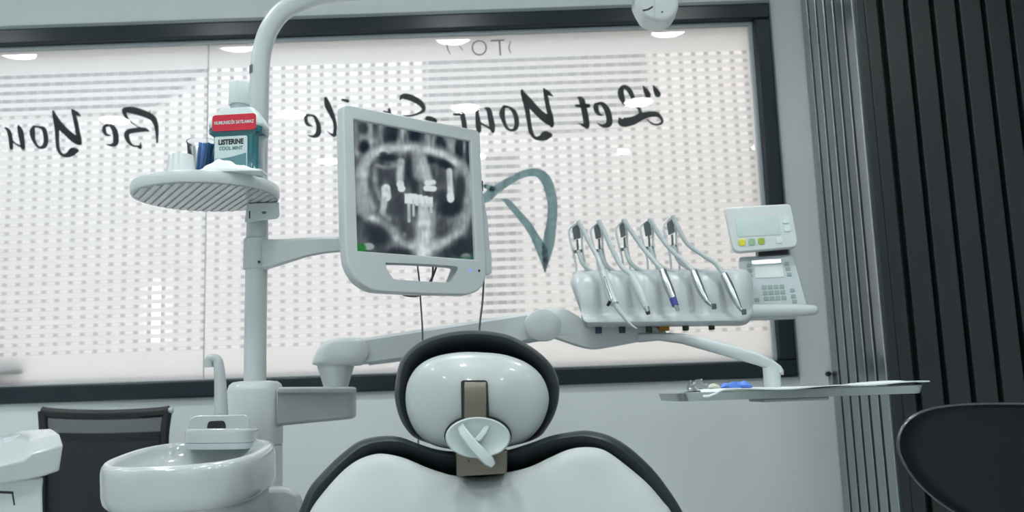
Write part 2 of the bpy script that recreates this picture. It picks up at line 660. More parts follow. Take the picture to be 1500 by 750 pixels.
R1 = (0, 140, 0.13333)
R2 = (120, 140, 0.13333)
R3 = (430, 130, 0.10667)
R4 = (560, 120, 0.10671)
R5 = (650, 120, 0.12)
R6 = (750, 110, 0.1467)
R7 = (830, 110, 0.12003)
STROKES = [
    (R1, [(60, 355, 20), (95, 390, 35), (115, 470, 40), (125, 580, 34)]),
    (R1, [(125, 490, 14), (180, 535, 16), (245, 565, 20)]),
    (R1, [(205, 340, 30), (225, 400, 52), (240, 480, 50), (255, 580, 40)]),
    (R1, [(370, 340, 25), (355, 400, 52), (375, 500, 32), (430, 570, 22), (490, 550, 42), (505, 470, 44), (480, 370, 40), (420, 345, 18), (370, 340, 25)]),
    (R1, [(585, 175, 25), (610, 270, 45), (625, 370, 42), (630, 500, 36), (645, 600, 32), (690, 655, 26), (750, 650, 50), (800, 615, 74), (845, 605, 40)]),
    (R1, [(600, 230, 45), (660, 330, 62), (740, 410, 62), (820, 480, 68), (875, 520, 50)]),
    (R1, [(795, 160, 25), (825, 260, 40), (850, 380, 40), (868, 480, 50), (876, 525, 36)]),
    (R1, [(800, 165, 25), (850, 200, 34), (887, 230, 8)]),
    (R2, [(300, 325, 15), (250, 340, 30), (245, 390, 38), (270, 430, 25), (315, 438, 8)]),
    (R2, [(255, 322, 12), (320, 330, 35), (360, 390, 50), (375, 470, 52), (365, 525, 50), (320, 545, 25), (265, 535, 6)]),
    (R2, [(827, 515, 18), (825, 420, 30), (815, 330, 40), (780, 250, 55), (700, 205, 60), (600, 172, 65), (520, 157, 60), (460, 160, 44)]),
    (R2, [(735, 205, 20), (752, 160, 6)]),
    (R2, [(460, 175, 40), (485, 230, 28), (530, 282, 12), (610, 340, 10), (640, 352, 14)]),
    (R2, [(735, 390, 14), (690, 375, 38), (600, 380, 45), (520, 395, 46), (490, 430, 48), (510, 500, 36), (560, 550, 18), (610, 558, 20), (640, 570, 36)]),
    (R2, [(645, 515, 8), (642, 575, 28)]),
    (R3, [(250, 360, 15), (180, 370, 35), (170, 430, 42), (195, 490, 35), (265, 515, 8)]),
    (R3, [(165, 362, 12), (270, 372, 30), (320, 440, 45), (345, 530, 55), (333, 620, 60), (270, 655, 32), (190, 635, 6)]),
    (R3, [(440, 130, 40), (470, 230, 72), (520, 340, 62), (560, 440, 42), (575, 550, 45), (562, 635, 46), (510, 620, 20), (455, 575, 6)]),
    (R3, [(665, 150, 24), (745, 170, 42)]),
    (R4, [(240, 245, 12), (275, 203, 55), (340, 203, 70), (430, 235, 70), (520, 290, 66), (565, 350, 52), (555, 400, 40), (480, 440, 26), (380, 465, 22), (285, 465, 8)]),
    (R4, [(300, 470, 20), (420, 540, 40), (450, 620, 50), (380, 700, 40), (280, 720, 14)]),
    (R4, [(615, 500, 55), (680, 510, 52), (730, 532, 46)]),
    (R4, [(700, 520, 50), (730, 620, 55), (740, 740, 50)]),
    (R4, [(20, 405, 20), (100, 425, 20)]),
    (R4, [(985, 445, 25), (1030, 447, 30), (1110, 440, 30)]),
    (R4, [(1098, 440, 55), (1118, 540, 60), (1135, 645, 55)]),
    (R5, [(405, 310, 20), (410, 400, 40), (420, 500, 55), (430, 600, 50)]),
    (R5, [(430, 490, 24), (480, 520, 20), (570, 570, 24)]),
    (R5, [(510, 320, 24), (550, 345, 52), (570, 430, 56), (590, 530, 60), (600, 605, 40)]),
    (R5, [(735, 300, 30), (712, 380, 60), (730, 470, 42), (770, 560, 30), (830, 590, 26), (880, 560, 45), (890, 470, 50), (860, 370, 46), (800, 312, 25), (735, 300, 30)]),
    (R6, [(100, 155, 25), (125, 240, 42), (150, 340, 42), (170, 470, 36), (190, 570, 36), (230, 625, 26), (285, 628, 48), (335, 605, 78), (380, 600, 46)]),
    (R6, [(110, 190, 44), (170, 270, 62), (250, 360, 62), (330, 430, 68), (395, 485, 52)]),
    (R6, [(320, 140, 20), (340, 220, 36), (360, 320, 38), (385, 420, 46), (398, 505, 36)]),
    (R6, [(322, 150, 26), (360, 180, 38), (412, 212, 6)]),
    (R6, [(650, 220, 8), (690, 245, 48), (715, 320, 50), (735, 420, 52), (748, 512, 48)]),
    (R6, [(752, 510, 40), (710, 500, 25), (660, 480, 6)]),
    (R6, [(640, 305, 24), (700, 310, 30), (765, 305, 35)]),
    (R7, [(400, 345, 20), (360, 370, 50), (365, 430, 52), (400, 480, 30), (455, 490, 8)]),
    (R7, [(340, 352, 14), (430, 350, 40), (490, 420, 60), (520, 520, 62), (515, 595, 62), (450, 620, 38), (370, 590, 6)]),
    (R7, [(700, 345, 30), (675, 280, 60), (660, 205, 62), (685, 148, 42), (735, 155, 46), (782, 215, 50), (815, 295, 42), (850, 360, 36), (890, 420, 34), (902, 470, 34)]),
    (R7, [(640, 522, 14), (680, 575, 90), (800, 560, 86), (900, 512, 76), (1000, 482, 62), (1090, 478, 54), (1150, 520, 32), (1165, 575, 26), (1110, 605, 22), (1040, 590, 20), (980, 540, 12)]),
    (R7, [(928, 122, 4), (960, 180, 46), (995, 245, 64)]),
    (R7, [(1050, 118, 4), (1085, 180, 50), (1115, 238, 66)]),
    ((0, 0, 1), [(505, 162, 3.5), (509, 182, 5), (513, 202, 5.5), (507, 203, 2)]),
    ((0, 0, 1), [(531, 161, 3), (535, 180, 5), (539, 204, 5)]),
    ((0, 0, 1), [(550, 163, 3), (553, 180, 5), (557, 203, 5)]),
    ((0, 0, 1), [(570, 160, 3.5), (573, 180, 5), (577, 202, 4.5)]),
    ((0, 0, 1), [(533, 163, 3), (541, 166, 2.5), (555, 178, 1.5)]),
    ((0, 0, 1), [(552, 165, 3), (560, 167, 2.5), (574, 178, 1.5)]),
]
lt = MB()
for (r, pts) in STROKES:
    ribbon(lt, stroke(pts, *r, wmul=1.22), YL)
lt.build('lettering', M_letter, win, smooth=False)
lg = MB()
RL = (700, 230, 0.2401)
ribbon(lg, stroke([(20, 270, 40), (60, 240, 62), (120, 192, 52), (200, 142, 46), (280, 103, 44), (360, 95, 52), (412, 135, 64), (440, 205, 64), (455, 290, 60), (450, 400, 62), (435, 500, 72), (420, 590, 60), (408, 705, 6)], *RL), YL)
ribbon(lg, stroke([(40, 175, 24), (90, 195, 40)], *RL), YL)
ribbon(lg, stroke([(148, 258, 10), (185, 278, 36), (240, 340, 42), (300, 410, 48), (350, 490, 52), (390, 570, 66), (405, 640, 42), (410, 705, 6)], *RL), YL)
lg.build('logo', M_emblem, win, smooth=False)
ft = MB()
ring = [(702 + 10.2 * math.cos(t * PI / 12), 70 + 10.4 * math.sin(t * PI / 12), 2.0) for t in range(25)]
ribbon(ft, ring, YL)
ribbon(ft, [(719.5, 59.6, 2.2), (738.5, 58.8, 2.2)], YL)
ribbon(ft, [(731.4, 59, 2.4), (733, 80.5, 2.4)], YL)
ribbon(ft, cr([(748, 60, 1.2), (745.5, 70, 1.8), (748.5, 78, 1.2)]), YL)
ribbon(ft, cr([(654, 62, 1.4), (656, 72, 1.8), (660, 80, 1.2)]), YL)
ribbon(ft, cr([(672, 66, 1.2), (678, 74, 1.4)]), YL)
ft.build('small_lettering', M_faint, win, smooth=False)

# ---------------------------------------------------------------- corridor seen through the clear stripes
CY = 4.6
wall_box('wall_outside', -4.2, 3.2, CY, CY + 0.1, 0, 3.2, M_corr)
wall_box('floor_outside', -4.2, 3.2, 3.1, CY + 0.1, -0.1, 0, M_corr)
wall_box('ceiling_outside', -4.2, 3.2, 3.1, CY + 0.1, 3.2, 3.3, M_corr)
wall_box('wall_outside_left', -4.3, -4.2, 3.1, CY + 0.1, 0, 3.2, M_corr)
wall_box('wall_outside_right', 3.2, 3.3, 3.1, CY + 0.1, 0, 3.2, M_corr)
hole_wall('wall_outside_front', 3.1, 3.12, M_corr, -4.2, 3.2, XL, XR - 0.004, ZB + 0.004, ZT - 0.004, 3.2)


def corr_panel(name, poly, m):
    p = WP(poly, CY - 0.001)
    return MB().prism(p, (0, -0.03, 0)).build(name, m, smooth=False)


struct(corr_panel('trim_3', [(-30, 80), (330, 80), (222, 160), (-30, 166)], M_corrdark))
struct(corr_panel('trim_4', [(628, 70), (942, 60), (952, 175), (800, 190), (628, 175)], M_corrdark))
struct(corr_panel('trim_5', [(712, 230), (756, 228), (756, 480), (712, 482)], M_corrdark))


def corr_light(poly, label):
    p = WP(poly, CY - 0.0005)
    o = MB().prism(p, (0, -0.03, 0)).build('corridor_light', M_tube, smooth=False)
    return tag(o, label, 'light')


corr_light([(735, 85), (743, 85), (744, 156), (737, 156)], 'narrow bright strip light glinting behind frosted glass above the word Your')
corr_light([(751, 55), (760, 55), (761, 132), (753, 132)], 'bright strip light behind frosted glass beside the faint letters OT')
corr_light([(220, 417), (236, 417), (236, 500), (220, 500)], 'bright light strip low behind frosted glass beside white pole')
corr_light([(741, 270), (748, 270), (748, 392), (742, 392)], 'bright light strip behind the frosted glass inside the teal emblem')
cb = MB()
pc = W(25, 546, 3.070)
cb.box(pc, (0.075, 0.05, 0.026))
cb.box(W(-6, 553, 3.070), (0.07, 0.05, 0.036))
tag(cb.build('door_handle', M_black, bevel=0.004), 'dark blurred handle shape just behind the frosted glass at lower left', 'handle')


def area(name, loc, rot, sx, sy, power, col):
    l = bpy.data.lights.new(name, 'AREA')
    l.shape = 'RECTANGLE'
    l.size, l.size_y = sx, sy
    l.energy = power
    l.color = col
    o = bpy.data.objects.new(name, l)
    COL.objects.link(o)
    o.location = loc
    o.rotation_euler = rot
    return o


area('corridor_ceiling_panel', (-1.35, 3.75, 3.18), (0, 0, 0), 3.3, 0.7, 39, (0.85, 0.92, 1.0))
area('corridor_ceiling_panel', (1.25, 3.75, 3.18), (0, 0, 0), 1.9, 0.7, 14, (1.0, 0.95, 0.90))
area('corridor_low_fill', (-0.4, 4.45, 0.25), (math.radians(115), 0, 0), 5.5, 0.4, 34, (1.0, 0.985, 0.965))  # added unseen light, brightens the corridor behind the lower film

# ---------------------------------------------------------------- ceiling lights (seen mirrored in the glass, except the added rear pair)
rows_px = [(52, [340, 665, 985]), (161, [155, 425, 680, 932]), (229, [478, 897])]
XS = [-2.26, -1.245, -0.24, 0.76, 1.77]
YS = [1.99, 0.93, -0.16]
lamp_proto = None
CLAB = ['in the row nearest the window', 'in the second row from the window', 'in the third row from the window', 'added as fill by the rear wall']
XLAB = ['by the left wall', 'above the spittoon side', 'over the dental chair', 'over the instrument tray', 'by the right wall']
LAMPS = [(yi, xi, yv, xv) for yi, yv in enumerate(YS) for xi, xv in enumerate(XS) if not (yi == 0 and xi == 4)]
LAMPS += [(3, 1, -2.2, -1.24), (3, 2, -2.2, -0.37)]  # added rear pair, out of view, brightens the chair back from behind the camera
if True:
    for yi, xi, yv, xv in LAMPS:
        if lamp_proto is None:
            t = thing('ceiling_light', '', 'ceiling light', (0, 0, ZC))
            MB().lathe((0, 0, ZC), [(0.072, -0.001), (0.086, -0.001), (0.088, -0.008), (0.082, -0.012), (0.081, -0.011)], 40, cap=False).build('ring', M_white, t)
            MB().lathe((0, 0, ZC), [(0.081, -0.002), (0.081, -0.0115)], 40).build('diffuser', M_lamp, t)
            lamp_proto = t
            o = t
        else:
            o = lamp_proto.copy()
            COL.objects.link(o)
            for ch in lamp_proto.children:
                c = ch.copy()
                COL.objects.link(c)
                c.parent = o
        o.location = (xv, yv, ZC)
        tag(o, 'round white ceiling downlight %s, %s' % (CLAB[yi], XLAB[xi]), 'ceiling light', 'round downlights in the ceiling')

if True:
    for _a, _b, yv, xv in LAMPS:
        l = bpy.data.lights.new('downlight_beam', 'SPOT')
        l.energy = 23 if yv > -1 else 100
        l.color = (0.95, 1.0, 0.995)
        l.spot_size = math.radians(135)
        l.spot_blend = 1.0
        l.shadow_soft_size = 0.07
        o = bpy.data.objects.new('downlight_beam', l)
        COL.objects.link(o)
        o.location = (xv, yv, ZC - 0.02)

# ================================================================ DENTAL CHAIR
YC_ = 1.50
chair_out = [(437.7, 750), (453, 715), (476, 688), (500, 665), (527, 645.6), (558, 638.6), (585, 640), (612, 649.5), (639, 658), (668, 661.5), (706, 662), (741, 659.5), (777, 649), (808, 638), (847, 631), (870, 632), (897, 640), (924, 657), (955, 686), (978, 715), (1000, 750), (1022, 800), (1030, 880), (1010, 1000), (960, 1100), (860, 1150), (600, 1160), (480, 1110), (425, 1010), (405, 890), (415, 805)]
chair_in = [(453, 752), (472.5, 723), (500, 692), (523, 674.6), (546, 666), (565, 665), (592, 671), (623, 684), (646.6, 692), (668, 697), (706, 698), (743, 692), (777, 683.5), (808, 669), (835, 658), (862, 655), (886, 660), (913, 678.5), (947.5, 707.5), (971, 734.5), (984, 752), (1003, 800), (1010, 880), (990, 990), (945, 1080), (850, 1130), (605, 1140), (495, 1090), (445, 1000), (425, 890), (433, 805)]
cc = (712, 900)
chair = thing('dental_chair', 'white dental chair with charcoal upholstery seen from behind, headrest raised', 'dental chair', (W(712, 900, 1.6).x, 2.0, 0))
co = cr(chair_out, 5, True)
ci = cr(chair_in, 5, True)
LEAN = lambda py: 0.07 + 0.13 * (py - 690) / 450 if py > 690 else 0.07
o_ = dome(ci, cc, [(0.965, 1.60), (0.99, 1.55), (1.0, 1.535), (1.0, 1.515), (0.995, 1.505), (0.985, 1.498), (0.955, 1.487), (0.90, 1.481), (0.78, 1.474), (0.6, 1.469), (0.4, 1.466), (0.2, 1.465), (0.03, 1.464)], LEAN).build('backrest_shell', M_shell, chair, angle=60)
dome(co, cc, [(0.78, 1.61), (0.85, 1.580), (0.90, 1.553), (0.94, 1.534), (0.97, 1.527), (0.99, 1.536), (1.0, 1.555), (0.998, 1.575), (0.985, 1.60), (0.95, 1.62), (0.8, 1.64), (0.4, 1.65)], LEAN).build('backrest_cushion', M_leather, chair, angle=60)
# headrest
hr_out = [(578.5, 568), (584.7, 533.5), (600, 512), (623, 497), (658, 487), (697, 484), (738.7, 489), (769.6, 502.5), (796.7, 522), (814, 545), (819.5, 574), (814, 603), (802, 626), (788, 641), (755, 652), (700, 656), (645, 653), (611, 643), (596, 630), (585, 611), (579, 588)]
hr_in = [(594, 580), (599, 556), (613, 536), (636, 523), (668, 516.5), (703, 516), (740, 520), (772, 532), (794, 552), (804, 580), (800, 606), (788, 629), (768, 647), (738, 656), (700, 660), (660, 658), (630, 650), (609, 632), (597, 606)]
hc = (699, 586)
ho = cr(hr_out, 6, True)
hi = cr(hr_in, 6, True)
dome(ho, hc, [(0.55, 1.58), (0.70, 1.562), (0.79, 1.540), (0.86, 1.520), (0.915, 1.508), (0.95, 1.506), (0.982, 1.515), (1.0, 1.536), (0.995, 1.562), (0.97, 1.585), (0.9, 1.605), (0.6, 1.62), (0.2, 1.625)]).build('headrest_cushion', M_leather, chair, angle=60)
hs = dome(hi, hc, [(0.96, 1.57), (0.985, 1.52), (1.0, 1.50), (1.0, 1.482), (0.99, 1.474), (0.97, 1.467), (0.93, 1.460), (0.85, 1.452), (0.7, 1.443), (0.5, 1.435), (0.3, 1.429), (0.12, 1.426)])
head = hs.build('headrest_shell', M_gloss, chair, angle=60)
# recess and hinge strap
rec = rquad([(675, 557), (714, 557), (717, 614), (676, 614)], [5, 5, 1, 1])
MB().prism(WP(rec, 1.4225), (0, 0.012, 0)).build('slot', M_black, chair)
st = []
for (py, y) in ((559.5, 1.4212), (566, 1.4185), (576, 1.4155), (590, 1.415), (604, 1.414), (616, 1.413)):
    st.append([W(680, py, y), W(712.5, py, y), W(712.5, py, y + 0.012), W(680, py, y + 0.012)])
MB().loft(st).build('hinge_strap', M_bronze, chair, bevel=0.001, segs=2)
pl = [(668, 664), (743, 661), (742, 694), (669, 698)]
br = MB().prism(WP(pl, 1.385), (0, 0.06, 0)).build('mounting_plate', M_bronze, chair, bevel=0.002)
MB().prism(WP([(686, 673.5), (688, 673.5), (688, 677), (686, 677)], 1.3848), (0, 0.002, 0)).build('notch', M_black, br)
# locking knob: shallow dish with a diagonal grip
kc = (700, 641)
ell = [(kc[0] + 47.5 * math.cos(t * PI / 24), kc[1] + 30 * math.sin(t * PI / 24) - 3 * math.cos(t * PI / 24) * 0) for t in range(48)]
M_knob = mat('knob_plastic', (0.50, 0.57, 0.57), 0.35, coat=0.2, noise=0.015)
MB().prism(WP([(700 + 49.5 * math.cos(t * PI / 20), 638.5 + 31 * math.sin(t * PI / 20)) for t in range(40)], 1.4235), (0, 0.02, 0)).build('knob_shadow', M_black, chair)  # black ellipse painted in as the shade around the top of the knob
kb = dome(ell, kc, [(0.9, 1.3800), (1.0, 1.3700), (1.0, 1.3550), (0.985, 1.3490), (0.95, 1.3470), (0.8, 1.3510), (0.5, 1.3530), (0.1, 1.3535)]).build('locking_knob', M_knob, chair, angle=50)
g1 = []
for (x, y, w, yy) in ((673, 621, 11, 1.3510), (678, 632, 13, 1.3410), (690, 648, 14, 1.3330), (704, 663, 15, 1.3290), (716, 675, 14, 1.3280), (723, 682, 8, 1.3320)):
    dx, dy = 0.66 * w / 2, -0.75 * w / 2
    g1.append([W(x - dx, y - dy, yy), W(x + dx, y + dy, yy), W(x + dx * 1.25, y + dy * 1.25, 1.3640), W(x - dx * 1.25, y - dy * 1.25, 1.3640)])
MB().loft(g1).build('grip', M_knob, kb, bevel=0.0018)
g2 = []
for (x, y, w, yy) in ((715, 622, 7, 1.3510), (708, 633, 8, 1.3450), (699, 645, 8, 1.3410)):
    g2.append([W(x - w / 2, y, yy), W(x + w / 2, y + 2, yy), W(x + w * 0.8, y + 2, 1.3640), W(x - w * 0.8, y, 1.3640)])
MB().loft(g2).build('fin', M_knob, kb, bevel=0.0015)
MB().tube([W(700, 640, 1.375), W(700, 640, 1.43)], 0.020, 20).build('knob_stem', M_black, chair)
# neck post joining headrest and backrest, seat, pedestal
MB().box(W(706, 665, 1.53), (0.06, 0.02, 0.16)).build('neck_post', M_bronze, chair, bevel=0.002)
cx = W(712, 900, 1.6).x
sp = MB()
rings = []
for s, z in ((0.9, 0.50), (1.0, 0.52), (1.0, 0.56), (0.94, 0.59), (0.6, 0.60)):
    rings.append([Vector((cx + x * s, 2.15 + y * s, z)) for x, y in rrect(-0.27, -0.55, 0.27, 0.60, 0.12)])
sp.loft(rings).build('seat_cushion', M_leather, chair, angle=60)
MB().loft([[Vector((cx + x * s, 2.1 + y * s, z)) for x, y in rrect(-0.25, -0.5, 0.25, 0.5, 0.1)] for s, z in ((0.7, 0.40), (0.95, 0.44), (1.0, 0.498))]).build('seat_shell', M_gloss, chair, angle=60)
MB().loft([[Vector((cx + x * s, 2.1 + y * s, z)) for x, y in rrect(-0.24, -0.42, 0.24, 0.42, 0.1)] for s, z in ((1.0, 0.0), (1.0, 0.04), (0.7, 0.07), (0.55, 0.2), (0.55, 0.42))]).build('pedestal', M_gloss, chair, angle=50)

# ================================================================ DENTAL UNIT: post, collar, arch, shelf bracket, monitor arm
YPOL = 2.0
unit = thing('dental_unit', 'white dental unit with tall post arching over at the top, round shelf on it', 'dental unit', (W(375, 700, YPOL).x, YPOL, 0))
px_b = W(374, 560, YPOL)
pole_x = px_b.x
mpp = YPOL / FPX


def pz_(py, px=375):
    return W(px, py, YPOL).z


pole_pts = [Vector((pole_x - 0.001, YPOL, pz_(565)))]
ARCH = cr([(377, 330), (378.5, 200), (380, 130), (381.5, 92), (387, 62), (397, 38), (414, 17), (441, 2), (476, -8), (540, -15), (700, -23), (962, -36)], 5)
pole_pts += [W(374.3, 480, YPOL), W(375.6, 400, YPOL)] + [W(a, b, YPOL) for a, b in ARCH]
nn = len(pole_pts)
MB().tube(pole_pts, [16.0 * mpp if i < 4 else 14.5 * mpp for i in range(nn)], 28).build('post', M_white, unit, angle=60)
# sticker on the post
stv = MB()
pc0 = W(379.8, 104, YPOL)
ang = [math.radians(a) for a in range(196, 252, 8)]
ringsS = []
for z in (-6.5, 6.5):
    ringsS.append([Vector((pc0.x + 14.8 * mpp * math.cos(a), YPOL + 14.8 * mpp * math.sin(a), pc0.z + z * mpp)) for a in ang])
stv.loft(ringsS, False, False, closed=False).build('sticker', M_dgrey, unit)
# collar and lower tube
zc0, zc1 = pz_(652), pz_(558)
rc = 39.5 * mpp
MB().lathe((pole_x, YPOL, 0), [(rc * 0.55, zc1), (rc * 0.80, zc1 - 0.002), (rc * 0.93, zc1 - 0.008), (rc, zc1 - 0.020), (rc, zc0 + 0.004), (rc * 0.97, zc0), (rc * 0.6, zc0)], 44).build('collar', M_white, unit, angle=50)
MB().lathe((pole_x, YPOL, 0), [(rc * 0.985, zc0 - 0.001), (rc * 0.985, pz_(724))], 44).build('lower_post', M_white, unit)
# monitor arm clamp + arm
ycl = YPOL
zt_, zb_ = pz_(349), pz_(395)
mr = 18.5 * mpp
MB().lathe((W(375.5, 372, YPOL).x, YPOL, 0), [(mr * 0.9, zt_), (mr, zt_ - 0.003), (mr * 1.03, zb_ + 0.003), (mr * 0.95, zb_)], 40).build('arm_clamp', M_white, unit, angle=40)
MB().lathe(W(379.5, 383.5, YPOL - mr * 1.04), [(0.0028, -0.001), (0.0028, 0.002)], 16, axis='y').build('screw', M_black, unit)
arm = []
for (x, yt, yb, Y, hw) in ((384, 350, 395, 2.0, 0.022), (392, 350.5, 394.5, 1.995, 0.022), (405, 350.5, 391, 1.99, 0.020), (425, 349.5, 384.5, 1.985, 0.018), (450, 348, 376.5, 1.985, 0.016), (475, 347, 371.5, 1.99, 0.015), (500, 346.5, 369, 2.0, 0.015), (560, 346, 366, 2.04, 0.015), (600, 346, 364, 2.07, 0.015)):
    ring_ = []
    for a, b in rrect(-hw, 0, hw, 1, 0.0):
        pass
    cyp = [(-0.7, 0), (-1, 0.12), (-1, 0.88), (-0.7, 1), (0.7, 1), (1, 0.88), (1, 0.12), (0.7, 0)]
    for a, b in cyp:
        ring_.append(W(x, yb + (yt - yb) * b, Y + a * hw))
    arm.append(ring_)
MB().loft(arm).build('monitor_arm', M_white, unit, angle=35)
# box arm going back and right from the collar
bx = []
for (x, yt, yb, Y) in ((405, 569, 624, 1.96), (510, 567.5, 614, 2.33), (518, 569, 611, 2.36)):
    bx.append([W(x, yt, Y), W(x, yb, Y), W(x + 4, yb, Y + 0.11), W(x + 4, yt, Y + 0.11)])
bbox_ = MB().loft(bx).build('support_beam', M_beam, unit, bevel=0.006)
lid = []
for (x, yt, yb, Y) in ((407, 567, 577, 1.952), (511, 566.5, 576, 2.322), (518.5, 567.5, 575.5, 2.352)):
    lid.append([W(x, yt, Y), W(x, yb, Y), W(x + 4, yb, Y + 0.125), W(x + 4, yt, Y + 0.125)])
MB().loft(lid).build('beam_cover', M_white, unit, bevel=0.005)
# shelf on the post
sz = W(303, 283, 1.9)
R_S = 0.150
shelf_c = Vector((sz.x + 0.001, 1.895, sz.z))
sh = MB()
prof = [(R_S * 0.3, 0.010), (R_S * 0.93, 0.011), (R_S * 0.955, 0.014), (R_S * 0.985, 0.012), (R_S, 0.006), (R_S, -0.006), (R_S * 0.985, -0.0105), (R_S * 0.95, -0.011), (R_S * 0.94, -0.009), (R_S * 0.3, -0.009)]
sh.lathe(shelf_c, prof, 72)
shelf = sh.build('shelf', M_white, unit, angle=40)
rb = MB()
k = -6
for k in range(-8, 9):
    off = k * 0.0165
    half = math.sqrt(max((R_S * 0.93) ** 2 - off ** 2, 0))
    if half < 0.02:
        continue
    rot = Matrix.Rotation(math.radians(-57), 3, 'Z')
    c = shelf_c + rot @ Vector((0, off, -0.0112))
    rb.box(c, (2 * half, 0.0105, 0.0034), rot)
rb.build('underside_ribs', M_white, shelf, smooth=False)
blk = MB()
bo = rquad([(362, 298), (409, 296), (410, 320), (358, 326)], [3, 3, 7, 3])
blk.loft([WP(bo, 1.945), WP([(a - 2 if a > 385 else a + 2, b) for a, b in bo], 2.0)])
blk = blk.build('shelf_bracket', M_white, unit, bevel=0.004)
MB().prism(WP([(364.6, 309), (366.6, 309), (366.6, 320), (364.6, 320)], 1.9448), (0, 0.002, 0)).build('slit', M_black, blk)
MB().lathe(W(387, 311.5, 1.9455), [(0.0055, -0.001), (0.0055, 0.002)], 18, axis='y', sy=0.55).build('screw', M_dgrey, blk)
# cabinet foot of the unit
ft_ = MB()
fx = [(300, 716), (420, 712), (442, 722), (446, 760), (452, 1050), (240, 1050), (250, 760), (290, 745)]
ft_.loft([WP(fx, 1.84), WP([(350 + (a - 350) * 0.86, b) for a, b in fx], 2.14)])
ft_.build('unit_cabinet', M_gloss, unit, bevel=0.012)
# lamp knuckle at the far end of the arch
kn = [(930.5, -2), (934, 6), (939, 15), (945, 23), (957, 28), (968.6, 30.4), (982, 26), (993, 14), (995, -4), (994, -62), (930, -62)]
yk = 1.965
k1 = MB().prism(WP(cr(kn[:9], 4) + kn[9:], yk), (0, 0.07, 0)).build('lamp_knuckle', M_white, unit, bevel=0.008, segs=4)
MB().prism(WP([(941, 14), (948, 13), (957, 8), (956.5, 11), (951, 14.5), (943, 16.5)], yk - 0.0006), (0, 0.003, 0)).build('crease', M_black, k1)
MB().lathe(W(970, 17.6, yk - 0.0003), [(0.0024, -0.001), (0.0024, 0.002)], 16, axis='y').build('screw', M_dgrey, k1)
MB().prism(WP([(958, -30), (959.2, -30), (959.2, 27), (958, 27)], yk - 0.0004), (0, 0.002, 0)).build('seam', M_grey, k1)
hx = W(962, -60, 2.0)
MB().lathe(hx + Vector((0.0, -0.02, 0.12)), [(0.03, 0.06), (0.11, 0.05), (0.14, 0.0), (0.14, -0.03), (0.1, -0.04)], 36).build('lamp_head', M_white, unit)
MB().tube([hx + Vector((0, 0, 0.005)), hx + Vector((0, -0.005, 0.10))], 0.025, 20).build('lamp_stem', M_white, unit)

# ---------------------------------------------------------------- spittoon
YB_ = 1.55
mb_ = YB_ / FPX
bc = W(272, 668, YB_)
spit = thing('spittoon', 'white ceramic rinsing bowl with cup filler faucet in front of the post', 'spittoon', (bc.x, YB_ + 0.03, 0))


def sup(a, rx, ry, e=2.6):
    c, s_ = math.cos(a), math.sin(a)
    return (abs(c) ** (2 / e) * math.copysign(1, c) * rx, abs(s_) ** (2 / e) * math.copysign(1, s_) * ry)


tilt = Matrix.Rotation(math.radians(5.5), 3, 'X') @ Matrix.Rotation(math.radians(-0.6), 3, 'Y')
rx_, ry_ = 0.1275, 0.150
bprof = [(0.72, -0.073, 0), (0.90, -0.072, 0), (0.95, -0.069, 0), (0.985, -0.062, 0), (0.998, -0.052, 0), (1.0, -0.022, 0), (0.996, -0.012, 0), (0.982, -0.0045, 0), (0.955, 0.0, 0), (0.925, 0.001, 0.05), (0.895, -0.0015, 0.3), (0.87, -0.007, 0.6), (0.845, -0.016, 1), (0.74, -0.032, 1), (0.5, -0.043, 1), (0.2, -0.048, 1)]
rings = []
for s, z, q in bprof:
    sxx = s * (1 - 0.10 * q)
    rings.append([bc + Vector((0, 0.03, 0.004)) + tilt @ Vector((sup(2 * PI * k / 72, rx_ * sxx, ry_ * s, 2.8)[0] - 0.012 * q, sup(2 * PI * k / 72, rx_ * sxx, ry_ * s, 2.8)[1], z)) for k in range(72)])
MB().loft(rings).build('bowl', M_ceram, spit, angle=70)
bb = bc + Vector((0.006, 0.04, 0))
MB().loft([[bb + Vector((*sup(2 * PI * k / 48, 0.112 * s, 0.128 * s, 3.2), z)) for k in range(48)] for s, z in ((0.97, -0.062), (0.97, -0.105), (0.93, -0.112), (0.9, -0.3), (0.9, -bc.z + 0.002))]).build('pedestal', M_gloss, spit, angle=40)
# filler block on the back rim
YK = 1.66
fc = W(313.5, 659, YK)
fc = Vector((fc.x, YK + 0.043, fc.z))
FR = Matrix.Rotation(math.radians(1.5), 3, 'Y')
fprof = [(0.95, 0.0), (0.985, 0.001), (1.0, 0.0105), (0.995, 0.0112), (1.0, 0.012), (1.0, 0.029), (0.99, 0.0335), (0.965, 0.036), (0.93, 0.0365), (0.90, 0.035), (0.885, 0.031), (0.6, 0.0305)]
frings = [[fc + FR @ Vector((*sup(2 * PI * k / 64, 0.0605 * s, 0.043 * s, 4.0), z)) for k in range(64)] for s, z in fprof]
lower_b = MB().loft(frings[4:]).build('filler_block', M_ceram, spit, angle=45)
MB().loft(frings[:4]).build('lower_band', M_grey, lower_b, angle=45)
b2 = rquad([(276, 609), (364, 607), (366, 650), (274, 640)], [16, 8, 3, 2], 8)
ub = MB().loft([WP(b2, YK + 0.042), WP(b2, YK + 0.085)]).build('filler_housing', M_ceram, spit, bevel=0.005)
MB().prism(WP(rquad([(305, 617), (329, 616), (331, 627), (303, 627.5)], [5, 5, 1, 1]), YK + 0.0412), (0, 0.003, 0)).build('sensor_window', M_black, ub)
fa = [W(324, 618, 1.75), W(323.5, 590, 1.72), W(323, 560, 1.72), W(322, 538, 1.72)]
fp = cr([(324, 618), (323.5, 590), (322.5, 560), (321, 540), (319.5, 529), (315, 525), (308, 525.5), (306, 529), (306, 538)], 4)
mf = 1.76 / FPX
rad = [(10.2 - 3.8 * min(1, i / 18.0)) * mf for i in range(len(fp))]
